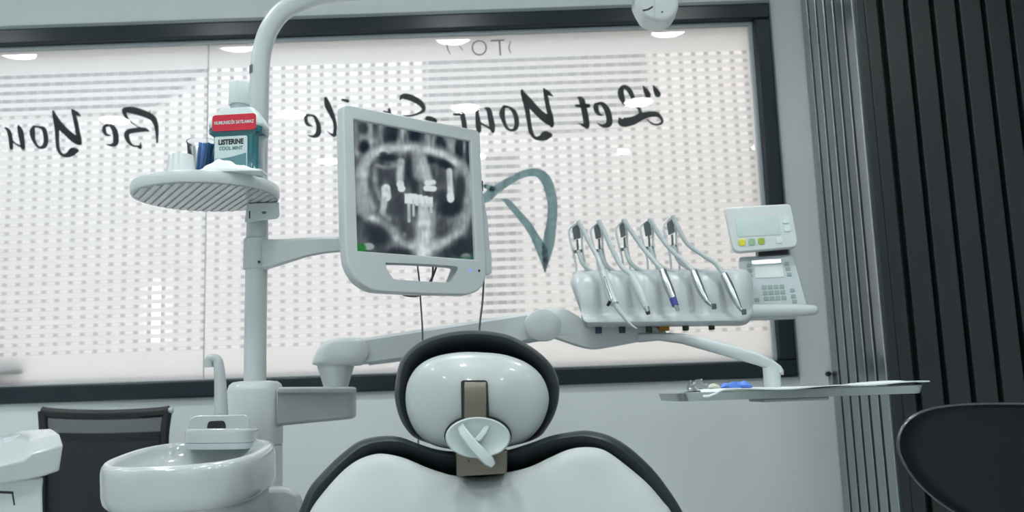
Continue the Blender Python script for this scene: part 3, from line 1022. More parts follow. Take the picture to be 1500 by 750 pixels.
fcm = MB().tube([W(a, b, 1.76) for a, b in fp], rad, 18)
fcm.build('cup_filler', M_ceram, spit, angle=70)

# ---------------------------------------------------------------- assistant holder, far left
ah = thing('assistant_console', 'white angular moulded instrument holder cut off at the left edge, beside mesh chair', 'instrument holder', (W(20, 690, 1.5).x, 1.55, 0))
rowB = [(-60, 714, 1.452), (0, 708, 1.452), (40, 702, 1.455), (65, 697, 1.46), (87, 690, 1.475)]
rowC = [(-60, 691, 1.440), (7, 681, 1.440), (34, 675, 1.442), (46, 665, 1.448), (93, 652, 1.468)]
rowM = [(-60, 673, 1.478), (0, 661, 1.480), (30, 652, 1.482), (50, 645, 1.486), (87, 635, 1.492)]
rowK = [(-60, 647, 1.56), (0, 638, 1.565), (32, 630.5, 1.57), (58, 628.5, 1.57), (77, 628, 1.57)]
rowZ = [(-60, 700, 1.585), (0, 698, 1.585), (40, 694, 1.585), (62, 690, 1.585), (70, 684, 1.585)]
rings = [[W(*r[i]) for r in (rowB, rowC, rowM, rowK, rowZ)] for i in range(5)]
MB().loft(rings).build('holder_head', M_ceram, ah, bevel=0.0035, segs=3, angle=20)
hl = [(2, 642, 1.545), (30, 636, 1.55), (34, 643, 1.525), (4, 650, 1.52)]
MB().prism([W(x, y, Y - 0.003) for x, y, Y in hl], (0, 0.006, -0.006)).build('finger_recess', M_grey, ah, bevel=0.002)
lowp = [(-60, 700), (20, 700), (64, 698), (62, 718), (63, 760), (63, 1000), (-60, 1000)]
lb = MB().loft([WP(lowp, 1.48), WP([(a - 1 if a < 0 else a * 0.9 - 4, b) for a, b in lowp], 1.58)]).build('holder_body', M_white, ah, bevel=0.005)
MB().prism(WP([(-20, 718), (19, 720), (22, 740), (20, 740.5), (17, 723.5), (-20, 722)], 1.4795), (0, 0.003, 0)).build('groove', M_black, lb)
MB().box((W(0, 1000, 1.54).x, 1.56, 0.33), (0.16, 0.10, 0.66)).build('stand', M_white, ah, bevel=0.01)

# ================================================================ MONITOR
# screen plane from its four corners
SW, SH = 0.338, 0.2704
yaw = math.radians(37.5)
u = Vector((math.cos(yaw), math.sin(yaw), 0.0))
tl_ = math.radians(2.0)
nflat = Vector((math.sin(yaw), -math.cos(yaw), 0))
v = (Vector((0, 0, 1)) * math.cos(tl_) + nflat * -math.sin(tl_)).normalized()
n = u.cross(v).normalized()
S = W(607, 281, 1.935)
mon = thing('monitor', 'off-white medical monitor on an arm showing a grey dental x-ray', 'monitor', S + Vector((0, 0.1, -0.2)))


def on(px, py):
    p = onplane(px, py, S, n) - S
    return (p.dot(u), p.dot(v))


# the housing outline in its own plane (metres), read off the photograph once
tlc, trc, brc, blc = on(497.5, 156), on(700, 193.5), on(716, 428), on(500, 420)
scr = [on(515, 172), on(690, 205), on(698, 383), on(521, 370)]
scrP = [(p[0], p[1]) for p in scr]
outl = [on(x, y) for x, y in
        rquad([(504, 155.5), (700, 193.5), (703, 240), (504, 230)], [5, 6, 1, 1])[0:12]
        + [(704.5, 290), (707.5, 350), (709.5, 384)]
        + cr([(710, 390), (708, 408), (698, 424), (682, 430)], 4)
        + cr([(620, 428.5), (560, 425.5), (542, 422), (524, 410), (512, 390), (508.5, 372)], 4)
        + [(507, 330), (506, 260)]]
hole = [on(x, y) for x, y in cr([(563, 384.5), (566, 385), (600, 386), (640, 388), (664, 390), (669, 392), (668, 397), (662, 410), (654, 414), (630, 413), (600, 411.5), (579, 409.5), (573, 406), (566, 395)], 3, True)]
TH = 0.022
bz = filled([outl, scrP, hole], TH, 0.0035, 2)
bezel = place_mesh('bezel', bz, M_white, mon, S - n * (TH / 2), u, v)
# side wall sweep: the housing behind the bezel
big = [(p[0] * 0.97, p[1] * 0.93 + 0.012) for p in [on(512, 172), on(697, 205), on(705, 384), on(516, 372)]]
bk = filled([[(a, b) for a, b in rrect(min(p[0] for p in big), min(p[1] for p in big), max(p[0] for p in big), max(p[1] for p in big), 0.015)]], 0.03, 0.004)
place_mesh('rear_housing', bk, M_white, mon, S - n * (TH + 0.02), u, v)
# side latch bulge on the far right edge
rl = [on(700, 268), on(708, 275), on(716, 320), on(719, 360), on(719, 366), on(722, 372), on(722, 398), on(719, 400), on(704, 402), on(700, 380)]
place_mesh('side_housing', filled([rl], 0.02, 0.003), M_white, mon, S - n * 0.020, u, v)
place_mesh('port_cover', filled([[on(703, 263), on(710.5, 264), on(711, 278), on(703.5, 278)]], 0.012, 0.001), M_black, mon, S - n * 0.016, u, v)
led = filled([[(0.0032 * math.cos(t * PI / 8), 0.0036 * math.sin(t * PI / 8)) for t in range(16)]], 0.001)
lo = on(687, 396)
place_mesh('power_led', led, M_led, mon, S + u * lo[0] + v * lo[1] + n * 0.0037, u, v)
led2 = filled([[(0.0026 * math.cos(t * PI / 8), 0.003 * math.sin(t * PI / 8)) for t in range(16)]], 0.001)
lo = on(700.5, 397)
place_mesh('sensor_dot', led2, M_black, mon, S + u * lo[0] + v * lo[1] + n * 0.0037, u, v)

# the radiograph on the screen, as vertex colours computed below
NX, NY = 216, 216
C4 = [np.array(p, float) for p in ((50, 65), (590, 178), (620, 725), (70, 685))]
gu, gv = np.meshgrid(np.linspace(0, 1, NX), np.linspace(0, 1, NY))
PXc = (C4[0][0] * (1 - gu) * (1 - gv) + C4[1][0] * gu * (1 - gv) + C4[2][0] * gu * gv + C4[3][0] * (1 - gu) * gv)
PYc = (C4[0][1] * (1 - gu) * (1 - gv) + C4[1][1] * gu * (1 - gv) + C4[2][1] * gu * gv + C4[3][1] * (1 - gu) * gv)


def sm(x, e0, e1):
    t = np.clip((x - e0) / (e1 - e0), 0, 1)
    return t * t * (3 - 2 * t)


def seg(pts, closed=False):
    D = np.full(PXc.shape, 1e9)
    Q = pts + [pts[0]] if closed else pts
    for (ax, ay), (bx_, by_) in zip(Q[:-1], Q[1:]):
        dx, dy = bx_ - ax, by_ - ay
        t = np.clip(((PXc - ax) * dx + (PYc - ay) * dy) / (dx * dx + dy * dy + 1e-9), 0, 1)
        D = np.minimum(D, np.hypot(PXc - ax - t * dx, PYc - ay - t * dy))
    return D


rng = np.random.RandomState(3)


def vnoise(fx_, fy_, seed):
    r = np.random.RandomState(seed)
    G = r.rand(64, 64)
    x, y = PXc * fx_, PYc * fy_
    xi, yi = np.floor(x).astype(int), np.floor(y).astype(int)
    tx, ty = x - xi, y - yi
    tx, ty = tx * tx * (3 - 2 * tx), ty * ty * (3 - 2 * ty)
    g_ = lambda a, b: G[a % 64, b % 64]
    return (g_(xi, yi) * (1 - tx) + g_(xi + 1, yi) * tx) * (1 - ty) + (g_(xi, yi + 1) * (1 - tx) + g_(xi + 1, yi + 1) * tx) * ty


I = 0.20 + 0.12 * vnoise(1 / 40, 1 / 60, 1)


def put(D, r, soft_, val, mode='mix', k=1.0):
    global I
    m = (1 - sm(D, r - soft_, r + soft_)) * k
    I = I * (1 - m) + val * m


def blob(x, y, rx, ry, val, soft_=0.35, k=1.0, rot=0.0):
    global I
    c, s_ = math.cos(rot), math.sin(rot)
    dx, dy = PXc - x, PYc - y
    D = np.hypot((dx * c + dy * s_) / rx, (-dx * s_ + dy * c) / ry)
    m = (1 - sm(D, 1 - soft_, 1 + soft_)) * k
    I = I * (1 - m) + val * m


# upper bony streaks
top = 1 - sm(PYc - (PXc - 330) * 0.12, 170, 235)
I = I + top * (0.62 * vnoise(1 / 20, 1 / 90, 5) ** 1.6 - 0.10)
for x, w, vv in ((75, 20, .58), (135, 9, .72), (183, 7, .5), (272, 9, .70), (300, 6, .35), (390, 9, .6), (425, 7, .5), (510, 8, .62), (560, 8, .5)):
    put(seg([(x, 90), (x + 4, 225)]), w, w * 0.95, vv, k=0.75)
for x, y, rx, ry in ((105, 110, 20, 34), (222, 125, 34, 48), (335, 140, 30, 52), (450, 195, 26, 44), (540, 215, 16, 45), (108, 200, 22, 30), (585, 230, 14, 50)):
    blob(x, y, rx, ry, 0.07, 0.6, 0.9)
# interior of the arch
RING = [(100, 330), (115, 265), (160, 225), (230, 205), (300, 205), (390, 212), (470, 238), (535, 285), (578, 340), (592, 410), (588, 490), (560, 560), (505, 615), (440, 648), (370, 665), (310, 650), (250, 610), (190, 562), (135, 520), (105, 470), (92, 400)]
RING = [p for p in cr(RING, 3, True)]
blob(340, 430, 240, 215, 0.34, 0.15, 0.9)
I = I + 0.20 * (vnoise(1 / 26, 1 / 70, 21) - 0.5) + 0.12 * (vnoise(1 / 12, 1 / 40, 22) - 0.5)
put(seg(RING, True), 26, 20, 0.64, k=0.92)
put(seg(RING[0:9], False), 17, 15, 0.80, k=0.8)
put(seg([(150, 232), (230, 208), (300, 205), (390, 214), (470, 240), (530, 280)]), 13, 11, 0.84, k=0.85)
put(seg([(118, 280), (108, 350), (115, 420), (150, 480)]), 13, 12, 0.78, k=0.7)
put(seg([(140, 525), (200, 575), (260, 625), (320, 655)]), 11, 9, 0.86, k=0.85)
put(seg([(400, 665), (470, 640), (540, 590)]), 12, 11, 0.80, k=0.8)
put(seg([(588, 350), (593, 430), (580, 500)]), 10, 9, 0.72, k=0.7)
blob(105, 440, 34, 40, 0.66, 0.6, 0.8)
blob(110, 490, 30, 28, 0.60, 0.6, 0.8)
blob(560, 500, 34, 80, 0.60, 0.6, 0.7, 0.3)
put(seg([(160, 285), (215, 300), (245, 285)]), 9, 9, 0.62, k=0.7)
put(seg([(150, 300), (158, 380), (180, 440)]), 9, 8, 0.62, k=0.6)
blob(540, 330, 36, 26, 0.55, 0.7, 0.7, 0.6)
# cavities
blob(212, 250, 40, 15, 0.08, 0.6, 0.95, 0.05)
blob(190, 232, 16, 10, 0.10, 0.6, 0.8)
blob(400, 262, 30, 17, 0.08, 0.6, 0.95, 0.2)
blob(470, 283, 42, 17, 0.07, 0.6, 0.95, 0.45)
blob(215, 330, 42, 30, 0.20, 0.6, 0.8)
blob(305, 300, 16, 66, 0.10, 0.6, 0.9)
blob(330, 350, 20, 60, 0.12, 0.6, 0.85)
blob(455, 350, 22, 40, 0.20, 0.5, 0.7)
blob(235, 395, 22, 36, 0.18, 0.6, 0.7)
blob(500, 478, 58, 44, 0.08, 0.4, 0.95, -0.25)
blob(545, 400, 22, 70, 0.14, 0.5, 0.85, 0.05)
blob(455, 430, 28, 34, 0.14, 0.5, 0.85)
blob(255, 470, 40, 50, 0.20, 0.6, 0.8)
blob(455, 575, 46, 36, 0.26, 0.6, 0.7)
blob(300, 590, 30, 50, 0.22, 0.6, 0.7)
blob(170, 600, 60, 45, 0.12, 0.5, 0.9, 0.6)
blob(560, 660, 70, 40, 0.12, 0.5, 0.9, -0.3)
blob(260, 690, 60, 26, 0.12, 0.5, 0.8)
# midline
put(seg([(345, 230), (352, 330)]), 24, 20, 0.66, k=0.85)
put(seg([(382, 520), (376, 620), (372, 730)]), 34, 26, 0.90, k=0.95)
put(seg([(420, 470), (420, 600)]), 10, 10, 0.55, k=0.7)
put(seg([(262, 640), (285, 600)]), 8, 8, 0.6, k=0.6)
# teeth
put(seg([(268, 270), (264, 350)]), 16, 10, 0.78)
blob(266, 372, 17, 18, 0.95, 0.3)
blob(272, 392, 17, 16, 0.95, 0.3)
put(seg([(203, 392), (206, 430)]), 20, 6, 0.95)
put(seg([(198, 440), (190, 495)]), 13, 8, 0.78)
put(seg([(188, 500), (215, 530)]), 11, 10, 0.66, k=0.8)
put(seg([(365, 260), (392, 350)]), 20, 14, 0.74)
put(seg([(388, 368), (418, 366)]), 12, 6, 0.93)
put(seg([(384, 392), (420, 394)]), 13, 5, 0.96)
put(seg([(492, 315), (500, 440)]), 14, 6, 0.84)
put(seg([(498, 430), (500, 442)]), 17, 6, 0.93)
for x, y, r in ((300, 438, 17), (325, 440, 18), (350, 446, 19), (376, 452, 19), (402, 454, 17)):
    put(np.maximum(np.abs(PXc - x) * 1.15, np.abs(PYc - y) * 0.72), r * 0.95, 3.5, 0.96)
for x, y0_, y1_, w in ((305, 465, 540, 7), (326, 465, 515, 6), (358, 470, 560, 11), (382, 470, 575, 12), (405, 468, 500, 7)):
    put(seg([(x, y0_), (x + 2, y1_)]), w, 4.5, 0.84, k=0.9)
I = I * (0.90 + 0.20 * vnoise(1 / 9, 1 / 30, 11)) * (0.88 + 0.24 * vnoise(1 / 30, 1 / 25, 12))
blob(130, 655, 24, 16, 0.66, 0.3)
blob(575, 700, 24, 14, 0.5, 0.4)
I = np.clip(I, 0.02, 0.97)
dark = np.array([0.003, 0.008, 0.018])
lite = np.array([0.66, 0.74, 0.75])
col = dark + (lite - dark) * (I[..., None] ** 1.95)
gm = (1 - sm(seg([(80, 668), (100, 662)]), 14, 26))[..., None]
col = col * (1 - gm) + np.array([0.015, 0.17, 0.03]) * gm
gm = (1 - sm(seg([(520, 720), (610, 715)]), 10, 22))[..., None] * 0.6
col = col * (1 - gm) + np.array([0.01, 0.12, 0.05]) * gm
sc4 = [Vector(S) + u * p[0] + v * p[1] - n * 0.006 for p in scr]
mv = []
for j in range(NY):
    for i in range(NX):
        a, b = i / (NX - 1), j / (NY - 1)
        mv.append(sc4[0] * ((1 - a) * (1 - b)) + sc4[1] * (a * (1 - b)) + sc4[2] * (a * b) + sc4[3] * ((1 - a) * b))
mfc = [(j * NX + i, (j + 1) * NX + i, (j + 1) * NX + i + 1, j * NX + i + 1) for j in range(NY - 1) for i in range(NX - 1)]


def mat_screen():
    m = bpy.data.materials.new('radiograph_screen')
    m.use_nodes = True
    nt = m.node_tree
    b = nt.nodes['Principled BSDF']
    b.inputs['Base Color'].default_value = (0.004, 0.005, 0.006, 1)
    b.inputs['Roughness'].default_value = 0.5
    b.inputs['Specular IOR Level'].default_value = 0.15
    at = nt.nodes.new('ShaderNodeAttribute')
    at.attribute_name = 'picture'
    nt.links.new(at.outputs['Color'], b.inputs['Emission Color'])
    b.inputs['Emission Strength'].default_value = 1.0
    return m


mbq = MB().add(mv, mfc)
screen = mbq.build('screen', mat_screen(), mon, smooth=False)
ca = screen.data.color_attributes.new('picture', 'FLOAT_COLOR', 'POINT')
buf = np.ones((NX * NY, 4), np.float32)
buf[:, :3] = col.reshape(-1, 3)
ca.data.foreach_set('color', buf.reshape(-1))
MB().loft([[p - n * 0.002 for p in sc4], [p - n * 0.014 for p in sc4]]).build('panel', M_black, mon, smooth=False)
# cables
M_cable = mat('cable_grey', (0.10, 0.12, 0.13), 0.5, noise=0.05)
MB().tube([W(a, b, 2.02) for a, b in cr([(611, 384), (614, 410), (616, 440), (619, 490), (619, 560), (613, 640), (612, 760), (612, 1100)], 6)], 0.0019, 8).build('cable', M_cable, mon)
MB().tube([W(a, b, 2.08) for a, b in cr([(709, 400), (707, 440), (702, 490), (700, 600), (705, 800), (706, 1100)], 6)], 0.0022, 8).build('cable', M_cable, mon)
MB().tube([W(a, b, 2.03) for a, b in cr([(580, 420), (588, 430), (602, 434), (616, 432), (622, 425), (634, 405), (641, 385)], 5)], 0.0024, 8).build('cable', M_cable, mon)
MB().tube([W(a, b, 2.03) for a, b in cr([(634, 384), (634, 400), (632, 412), (628, 424)], 5)], 0.0024, 8).build('cable', M_cable, mon)
MB().prism([S - n * 0.045 + u * a + v * b for a, b in ((-0.10, -0.06), (0.03, -0.06), (0.03, 0.04), (-0.10, 0.04))], -n * 0.10).build('mount', M_white, mon, bevel=0.004)

# ================================================================ DELIVERY UNIT
dl = thing('delivery_unit', 'white swing-arm delivery unit with five instrument cradles, keypad and hanging tray', 'delivery unit', (W(503, 566, 2.35).x, 2.35, 0))
# elbow
el_out = [(457.6, 532), (461, 520), (468, 508), (476, 500), (488, 495.5), (510, 494), (528, 494.5), (538, 501), (543, 514), (540, 526), (530, 535), (510, 536), (480, 536), (462, 535)]
eo = cr(el_out, 4, True)
dome(eo, (502, 516), [(0.2, 2.295), (0.7, 2.296), (0.9, 2.30), (0.97, 2.31), (1.0, 2.325), (1.0, 2.38), (0.95, 2.40), (0.6, 2.41)]).build('elbow', M_white, dl, angle=50)
zb0, zb1 = W(490, 537, 2.35).z, W(490, 566, 2.35).z
cx0 = W(492, 540, 2.35).x
MB().lathe((cx0, 2.35, 0), [(27 * 2.35 / FPX, zb0 + 0.01), (26.5 * 2.35 / FPX, zb0), (22 * 2.35 / FPX, (zb0 + zb1) / 2), (16 * 2.35 / FPX, zb1 - 0.01)], 36).build('elbow_cone', M_white, dl)
ar = []
for (x, yt, yb, Y, hw) in ((520, 497, 535, 2.34, 0.030), (545, 493.5, 533, 2.335, 0.030), (650, 477, 519, 2.31, 0.030), (770, 458, 502, 2.28, 0.030), (796, 455, 498, 2.27, 0.028)):
    ring_ = []
    for a, b in [(-0.75, 0), (-1, 0.10), (-1, 0.90), (-0.75, 1), (0.75, 1), (1, 0.9), (1, 0.1), (0.75, 0)]:
        ring_.append(W(x, yb + (yt - yb) * b, Y + a * hw))
    ar.append(ring_)
MB().loft(ar).build('swing_arm', M_white, dl, angle=30)
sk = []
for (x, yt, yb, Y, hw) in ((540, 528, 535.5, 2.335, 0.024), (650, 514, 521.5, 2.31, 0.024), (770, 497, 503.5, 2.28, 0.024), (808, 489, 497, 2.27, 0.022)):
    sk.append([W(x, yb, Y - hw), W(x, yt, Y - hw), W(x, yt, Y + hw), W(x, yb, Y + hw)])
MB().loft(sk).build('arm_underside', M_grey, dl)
# console arm head
hd = [(789, 463), (795, 454), (810, 451), (826, 451.5), (842, 460), (862, 470), (900, 474), (960, 478), (975, 484), (972, 496), (947, 499), (920, 504), (893, 509), (870, 512), (850, 509), (828, 502), (806, 494), (794, 486), (788, 475)]
dome(cr(hd, 4, True), (880, 487), [(0.5, 2.185), (0.9, 2.187), (0.97, 2.193), (1.0, 2.205), (1.0, 2.29), (0.96, 2.31), (0.5, 2.315)]).build('console_arm', M_white, dl, angle=50)
jd = [(796 + 28 * math.cos(t * PI / 16), 476.5 + 24 * math.sin(t * PI / 16)) for t in range(32)]
dome(jd, (796, 476), [(0.3, 2.185), (0.93, 2.1853), (0.98, 2.1868), (1.0, 2.190), (1.0, 2.25)]).build('joint_cap', M_white, dl, angle=50)


# console body: bulging housing with five resting scoops
def YCON(px):
    return 2.14 + (px - 868) / 224.0 * 0.12


cons = []
prof0 = [(410, 0.075), (400, 0.06), (396, 0.03), (397, 0.0), (404, -0.022), (416, -0.036), (432, -0.046), (448, -0.052), (459, -0.054), (463.5, -0.060), (467, -0.071), (472, -0.074), (476.5, -0.068), (478.5, -0.05), (480, 0.0), (480, 0.07), (450, 0.085)]
xs = [838, 840, 844, 850] + [856 + 4.0 * i for i in range(58)] + [1092, 1097, 1101, 1103]
scoops = [888, 933, 978, 1023, 1068]
for x in xs:
    if x < 852:
        s = [0.55, 0.75, 0.9, 0.97][xs.index(x)]
    elif x > 1088:
        s = [0.96, 0.88, 0.72, 0.5][xs.index(x) - (len(xs) - 4)]
    else:
        s = 1.0
    ring_ = []
    # the ends lean: left end lower edge starts further right
    for (y, dy) in prof0:
        yy = 437 + (y - 437) * s
        lean = 0.0
        if x < 870:
            lean = (y - 410) * 0.20 * (870 - x) / 32
        sc_ = 0.0
        if 404 <= y <= 459 and 860 < x < 1090:
            d = min(abs(x - c_) for c_ in scoops)
            sc_ = 0.008 * (1 - sm(np.array(float(d)), 8.0, 14.0)) * (1 - abs(y - 432) / 60)
        ring_.append(W(x + lean, yy - (x - 868) * 0.012, YCON(x) + dy * s + float(sc_)))
    cons.append(ring_)
MB().loft(cons).build('console', M_console, dl, angle=45)
# couplings under the console
for (x, y, m_) in ((876.5, 483.5, M_dblue), (911, 483, M_dgreen), (950.5, 482.5, M_dgreen), (1004, 479.5, M_dgreen), (1042, 478.5, M_dgreen)):
    MB().lathe(W(x, y - 5, YCON(x) - 0.03), [(0.0072, 0.004), (0.0078, 0.0), (0.0078, -0.014), (0.006, -0.016)], 14).build('coupling', m_, dl, angle=40)
MB().box(W(972, 481, YCON(972) - 0.005), (0.026, 0.018, 0.012)).build('coupling', M_orange, dl, bevel=0.002)
# handle
hb = []
for (x, r) in ((1092, 9.5), (1104, 10), (1130, 9.6), (1165, 8.6), (1188, 7.6), (1195, 6.4), (1198, 4.0)):
    Y = YCON(x)
    c = W(x, 456 - (x - 1104) * 0.02, Y - 0.02)
    hb.append([c + Vector((0, math.cos(t * PI / 8) * r, math.sin(t * PI / 8) * r)) * (Y / FPX) for t in range(16)])
MB().loft(hb).build('handle', M_white, dl, angle=60)
# keypad panel (leaning back behind the handle)
ukx = None
K0 = W(1130, 410, YCON(1130) + 0.05)
nk = Vector((-0.12, -0.93, 0.30)).normalized()


def plate_on(name, quad, rads, S_, n_, thick, m_, parent, lift=0.0, bev=0.0015):
    uu = Vector((1, 0, 0))
    uu = (uu - n_ * uu.dot(n_)).normalized()
    vv = n_.cross(uu)
    pts = rquad(quad, rads) if len(quad) == 4 else quad
    loc = []
    for a, b in pts:
        p = onplane(a, b, S_, n_) - S_
        loc.append((p.dot(uu), p.dot(vv)))
    me = filled([loc], max(thick - 2 * bev, 0.0002), bev)
    return place_mesh(name, me, m_, parent, S_ + n_ * (lift - thick / 2), uu, vv)


kp = plate_on('keypad', [(1083.5, 377), (1161, 373.5), (1181, 447), (1088, 450)], [4, 4, 3, 3], K0, nk, 0.022, M_grey, dl)
plate_on('display', [(1105, 390), (1146, 388.5), (1148.5, 406), (1106.5, 407.5)], [1, 1, 1, 1], K0, nk, 0.002, M_lcd2, kp, 0.0012, 0.0004)
plate_on('silver_bar', [(1101, 382), (1143, 380), (1144.5, 385.5), (1101.5, 387.5)], [1, 1, 1, 1], K0, nk, 0.003, M_lcd, kp, 0.002, 0.0006)
for (x, y) in [(1097.5, 389), (1098.3, 396.5), (1099, 404), (1152, 386.5), (1154, 394), (1156, 402), (1108.5, 439.5), (1160.5, 425.5), (1162, 434), (1164, 441.5)]:
    plate_on('key', [(x - 3.2, y - 2.4), (x + 3.2, y - 2.6), (x + 3.6, y + 2.2), (x - 2.8, y + 2.6)], [1, 1, 1, 1], K0, nk, 0.002, M_keys, kp, 0.0012, 0.0004)
for r in range(3):
    for c_ in range(4):
        x, y = 1119.5 + c_ * 8.6 + r * 1.4, 421 + r * 8.2 - c_ * 0.35
        plate_on('key', [(x - 3.4, y - 2.8), (x + 3.4, y - 2.9), (x + 3.7, y + 2.7), (x - 3.1, y + 2.9)], [1, 1, 1, 1], K0, nk, 0.002, M_keys, kp, 0.0012, 0.0004)
# upper display
D0 = W(1115, 334, YCON(1115) + 0.06)
nd = Vector((-0.10, -0.985, 0.12)).normalized()
dp = plate_on('control_display', [(1062.7, 305.5), (1157, 300), (1168.5, 360), (1076, 368)], [3, 5, 10, 9], D0, nd, 0.020, M_white, dl, 0, 0.003)
plate_on('display', [(1077, 319.5), (1140, 316.5), (1143.5, 343.5), (1081, 347)], [2, 2, 2, 2], D0, nd, 0.002, M_lcd, dp, 0.001, 0.0004)
for (x, y, m_) in ((1086.7, 355.5, M_yel), (1101, 354.7, M_grn), (1115, 353.5, M_olv)):
    plate_on('button', [(x - 4.6, y - 4.4), (x + 4.6, y - 4.6), (x + 5, y + 4.2), (x - 4.2, y + 4.6)], [3, 3, 3, 3], D0, nd, 0.003, m_, dp, 0.002, 0.0008)
for (x, y) in ((1150.7, 322.7), (1152.8, 334.7), (1141, 352)):
    plate_on('button', [(x - 4.4, y - 4.2), (x + 4.4, y - 4.3), (x + 4.7, y + 4.0), (x - 4.1, y + 4.3)], [1.5, 1.5, 1.5, 1.5], D0, nd, 0.003, M_labelw, dp, 0.002, 0.0008)
MB().box(W(1130, 370, YCON(1130) + 0.08), (0.075, 0.03, 0.02)).build('hinge', M_black, dl, bevel=0.002)
MB().box(W(1128, 440, YCON(1128) + 0.08), (0.12, 0.03, 0.10)).build('keypad_bracket', M_white, dl, bevel=0.004)

# instrument cradles (whip arms) on the console
CR = [(833, 335, 847, 324), (865, 334, 877, 323.5), (902, 332, 913, 321), (938, 330, 951, 320), (972, 328, 985, 316)]
M_frost = mat('cradle_plastic', (0.66, 0.72, 0.73), 0.3, noise=0.02)
for k, (x0, y0_, x1, y1_) in enumerate(CR):
    Yk = YCON(x0 + 14) + 0.02
    cm = MB()
    bx0, bx1 = x0 + 14, x1 + 10
    cm.tube([W(a, b, Yk + 0.01) for a, b in cr([(x1, y1_ + 2), (x0 + 6, y1_ + 6), (x0, y0_ + 4), (x0 + 4, y0_ + 25), (x0 + 9, y0_ + 45), (bx0 - 2, 401)], 4)], 0.0026, 8)
    cm.tube([W(a, b, Yk + 0.01) for a, b in cr([(x1, y1_ + 2), (x1 + 5, y1_ + 14), (x1 + 6, y1_ + 40), (x1 + 10, y1_ + 62), (bx1, 402)], 4)], 0.0026, 8)
    cm.tube([W(bx0 - 2, 400, Yk + 0.01), W(bx1, 400, Yk + 0.01)], 0.003, 8)
    cra = cm.build('cradle', M_frost, dl)
    g_ = rquad([(x0 + 5, y0_ - 2), (x1 + 1, y1_ + 3), (x1 + 4, y1_ + 24), (x0 + 8, y0_ + 16)], [2, 2, 2, 2])
    MB().prism(WP(g_, Yk + 0.004), (0, 0.008, 0)).build('cradle_pad', M_dgrey, cra, bevel=0.001)
    MB().tube([W(x0 + 12.5, y0_ + 16, Yk + 0.006), W(x0 + 13.5, y0_ + 32, Yk + 0.006)], 0.0026, 8).build('cradle_stem', M_dgrey, cra)
    MB().prism(WP([(x0 + 7, y0_ + 31.5), (x1 + 6, y0_ + 30), (x1 + 6, y0_ + 34), (x0 + 8, y0_ + 35.5)], Yk + 0.004), (0, 0.008, 0)).build('cradle_bar', M_dgrey, cra)

# five instruments
INS = [
    dict(name='air_water_syringe', label='white syringe with long curved tip, leftmost instrument on the delivery unit', cat='dental syringe',
         hose=[(847, 324), (856, 341), (866, 360), (876, 378), (883, 398)], body=[(883, 398), (888, 413), (894, 430), (900, 445)], rad=[5.4, 6.0, 6.4, 6.0]),
    dict(name='ultrasonic_scaler', label='grey handpiece with black nozzle, second instrument from the left', cat='dental handpiece',
         hose=[(877, 323), (887, 344), (898, 368), (910, 390), (926, 404)], body=[(926, 404), (934, 420), (941, 436), (947, 451)], rad=[5.0, 6.0, 5.8, 4.4]),
    dict(name='dental_handpiece', label='silver handpiece with violet blue ring near its tip, middle instrument', cat='dental handpiece',
         hose=[(913, 321), (927, 342), (941, 362), (955, 379), (970, 396)], body=[(970, 396), (976, 412), (982, 427), (987, 440)], rad=[5.0, 5.8, 5.6, 4.4]),
    dict(name='dental_handpiece', label='slim silver handpiece with hooked dark head, fourth instrument from the left', cat='dental handpiece',
         hose=[(951, 320), (965, 343), (981, 364), (1000, 382), (1016, 398)], body=[(1016, 398), (1022, 413), (1028, 428), (1035, 441)], rad=[5.0, 5.4, 5.0, 3.2]),
    dict(name='dental_handpiece', label='slim silver handpiece with small dark head, rightmost instrument nearest the keypad', cat='dental handpiece',
         hose=[(985, 316), (995, 337), (1008, 358), (1030, 374), (1048, 386), (1060, 402)], body=[(1060, 402), (1068, 418), (1075, 434), (1083, 450)], rad=[5.0, 5.6, 5.0, 3.2]),
]
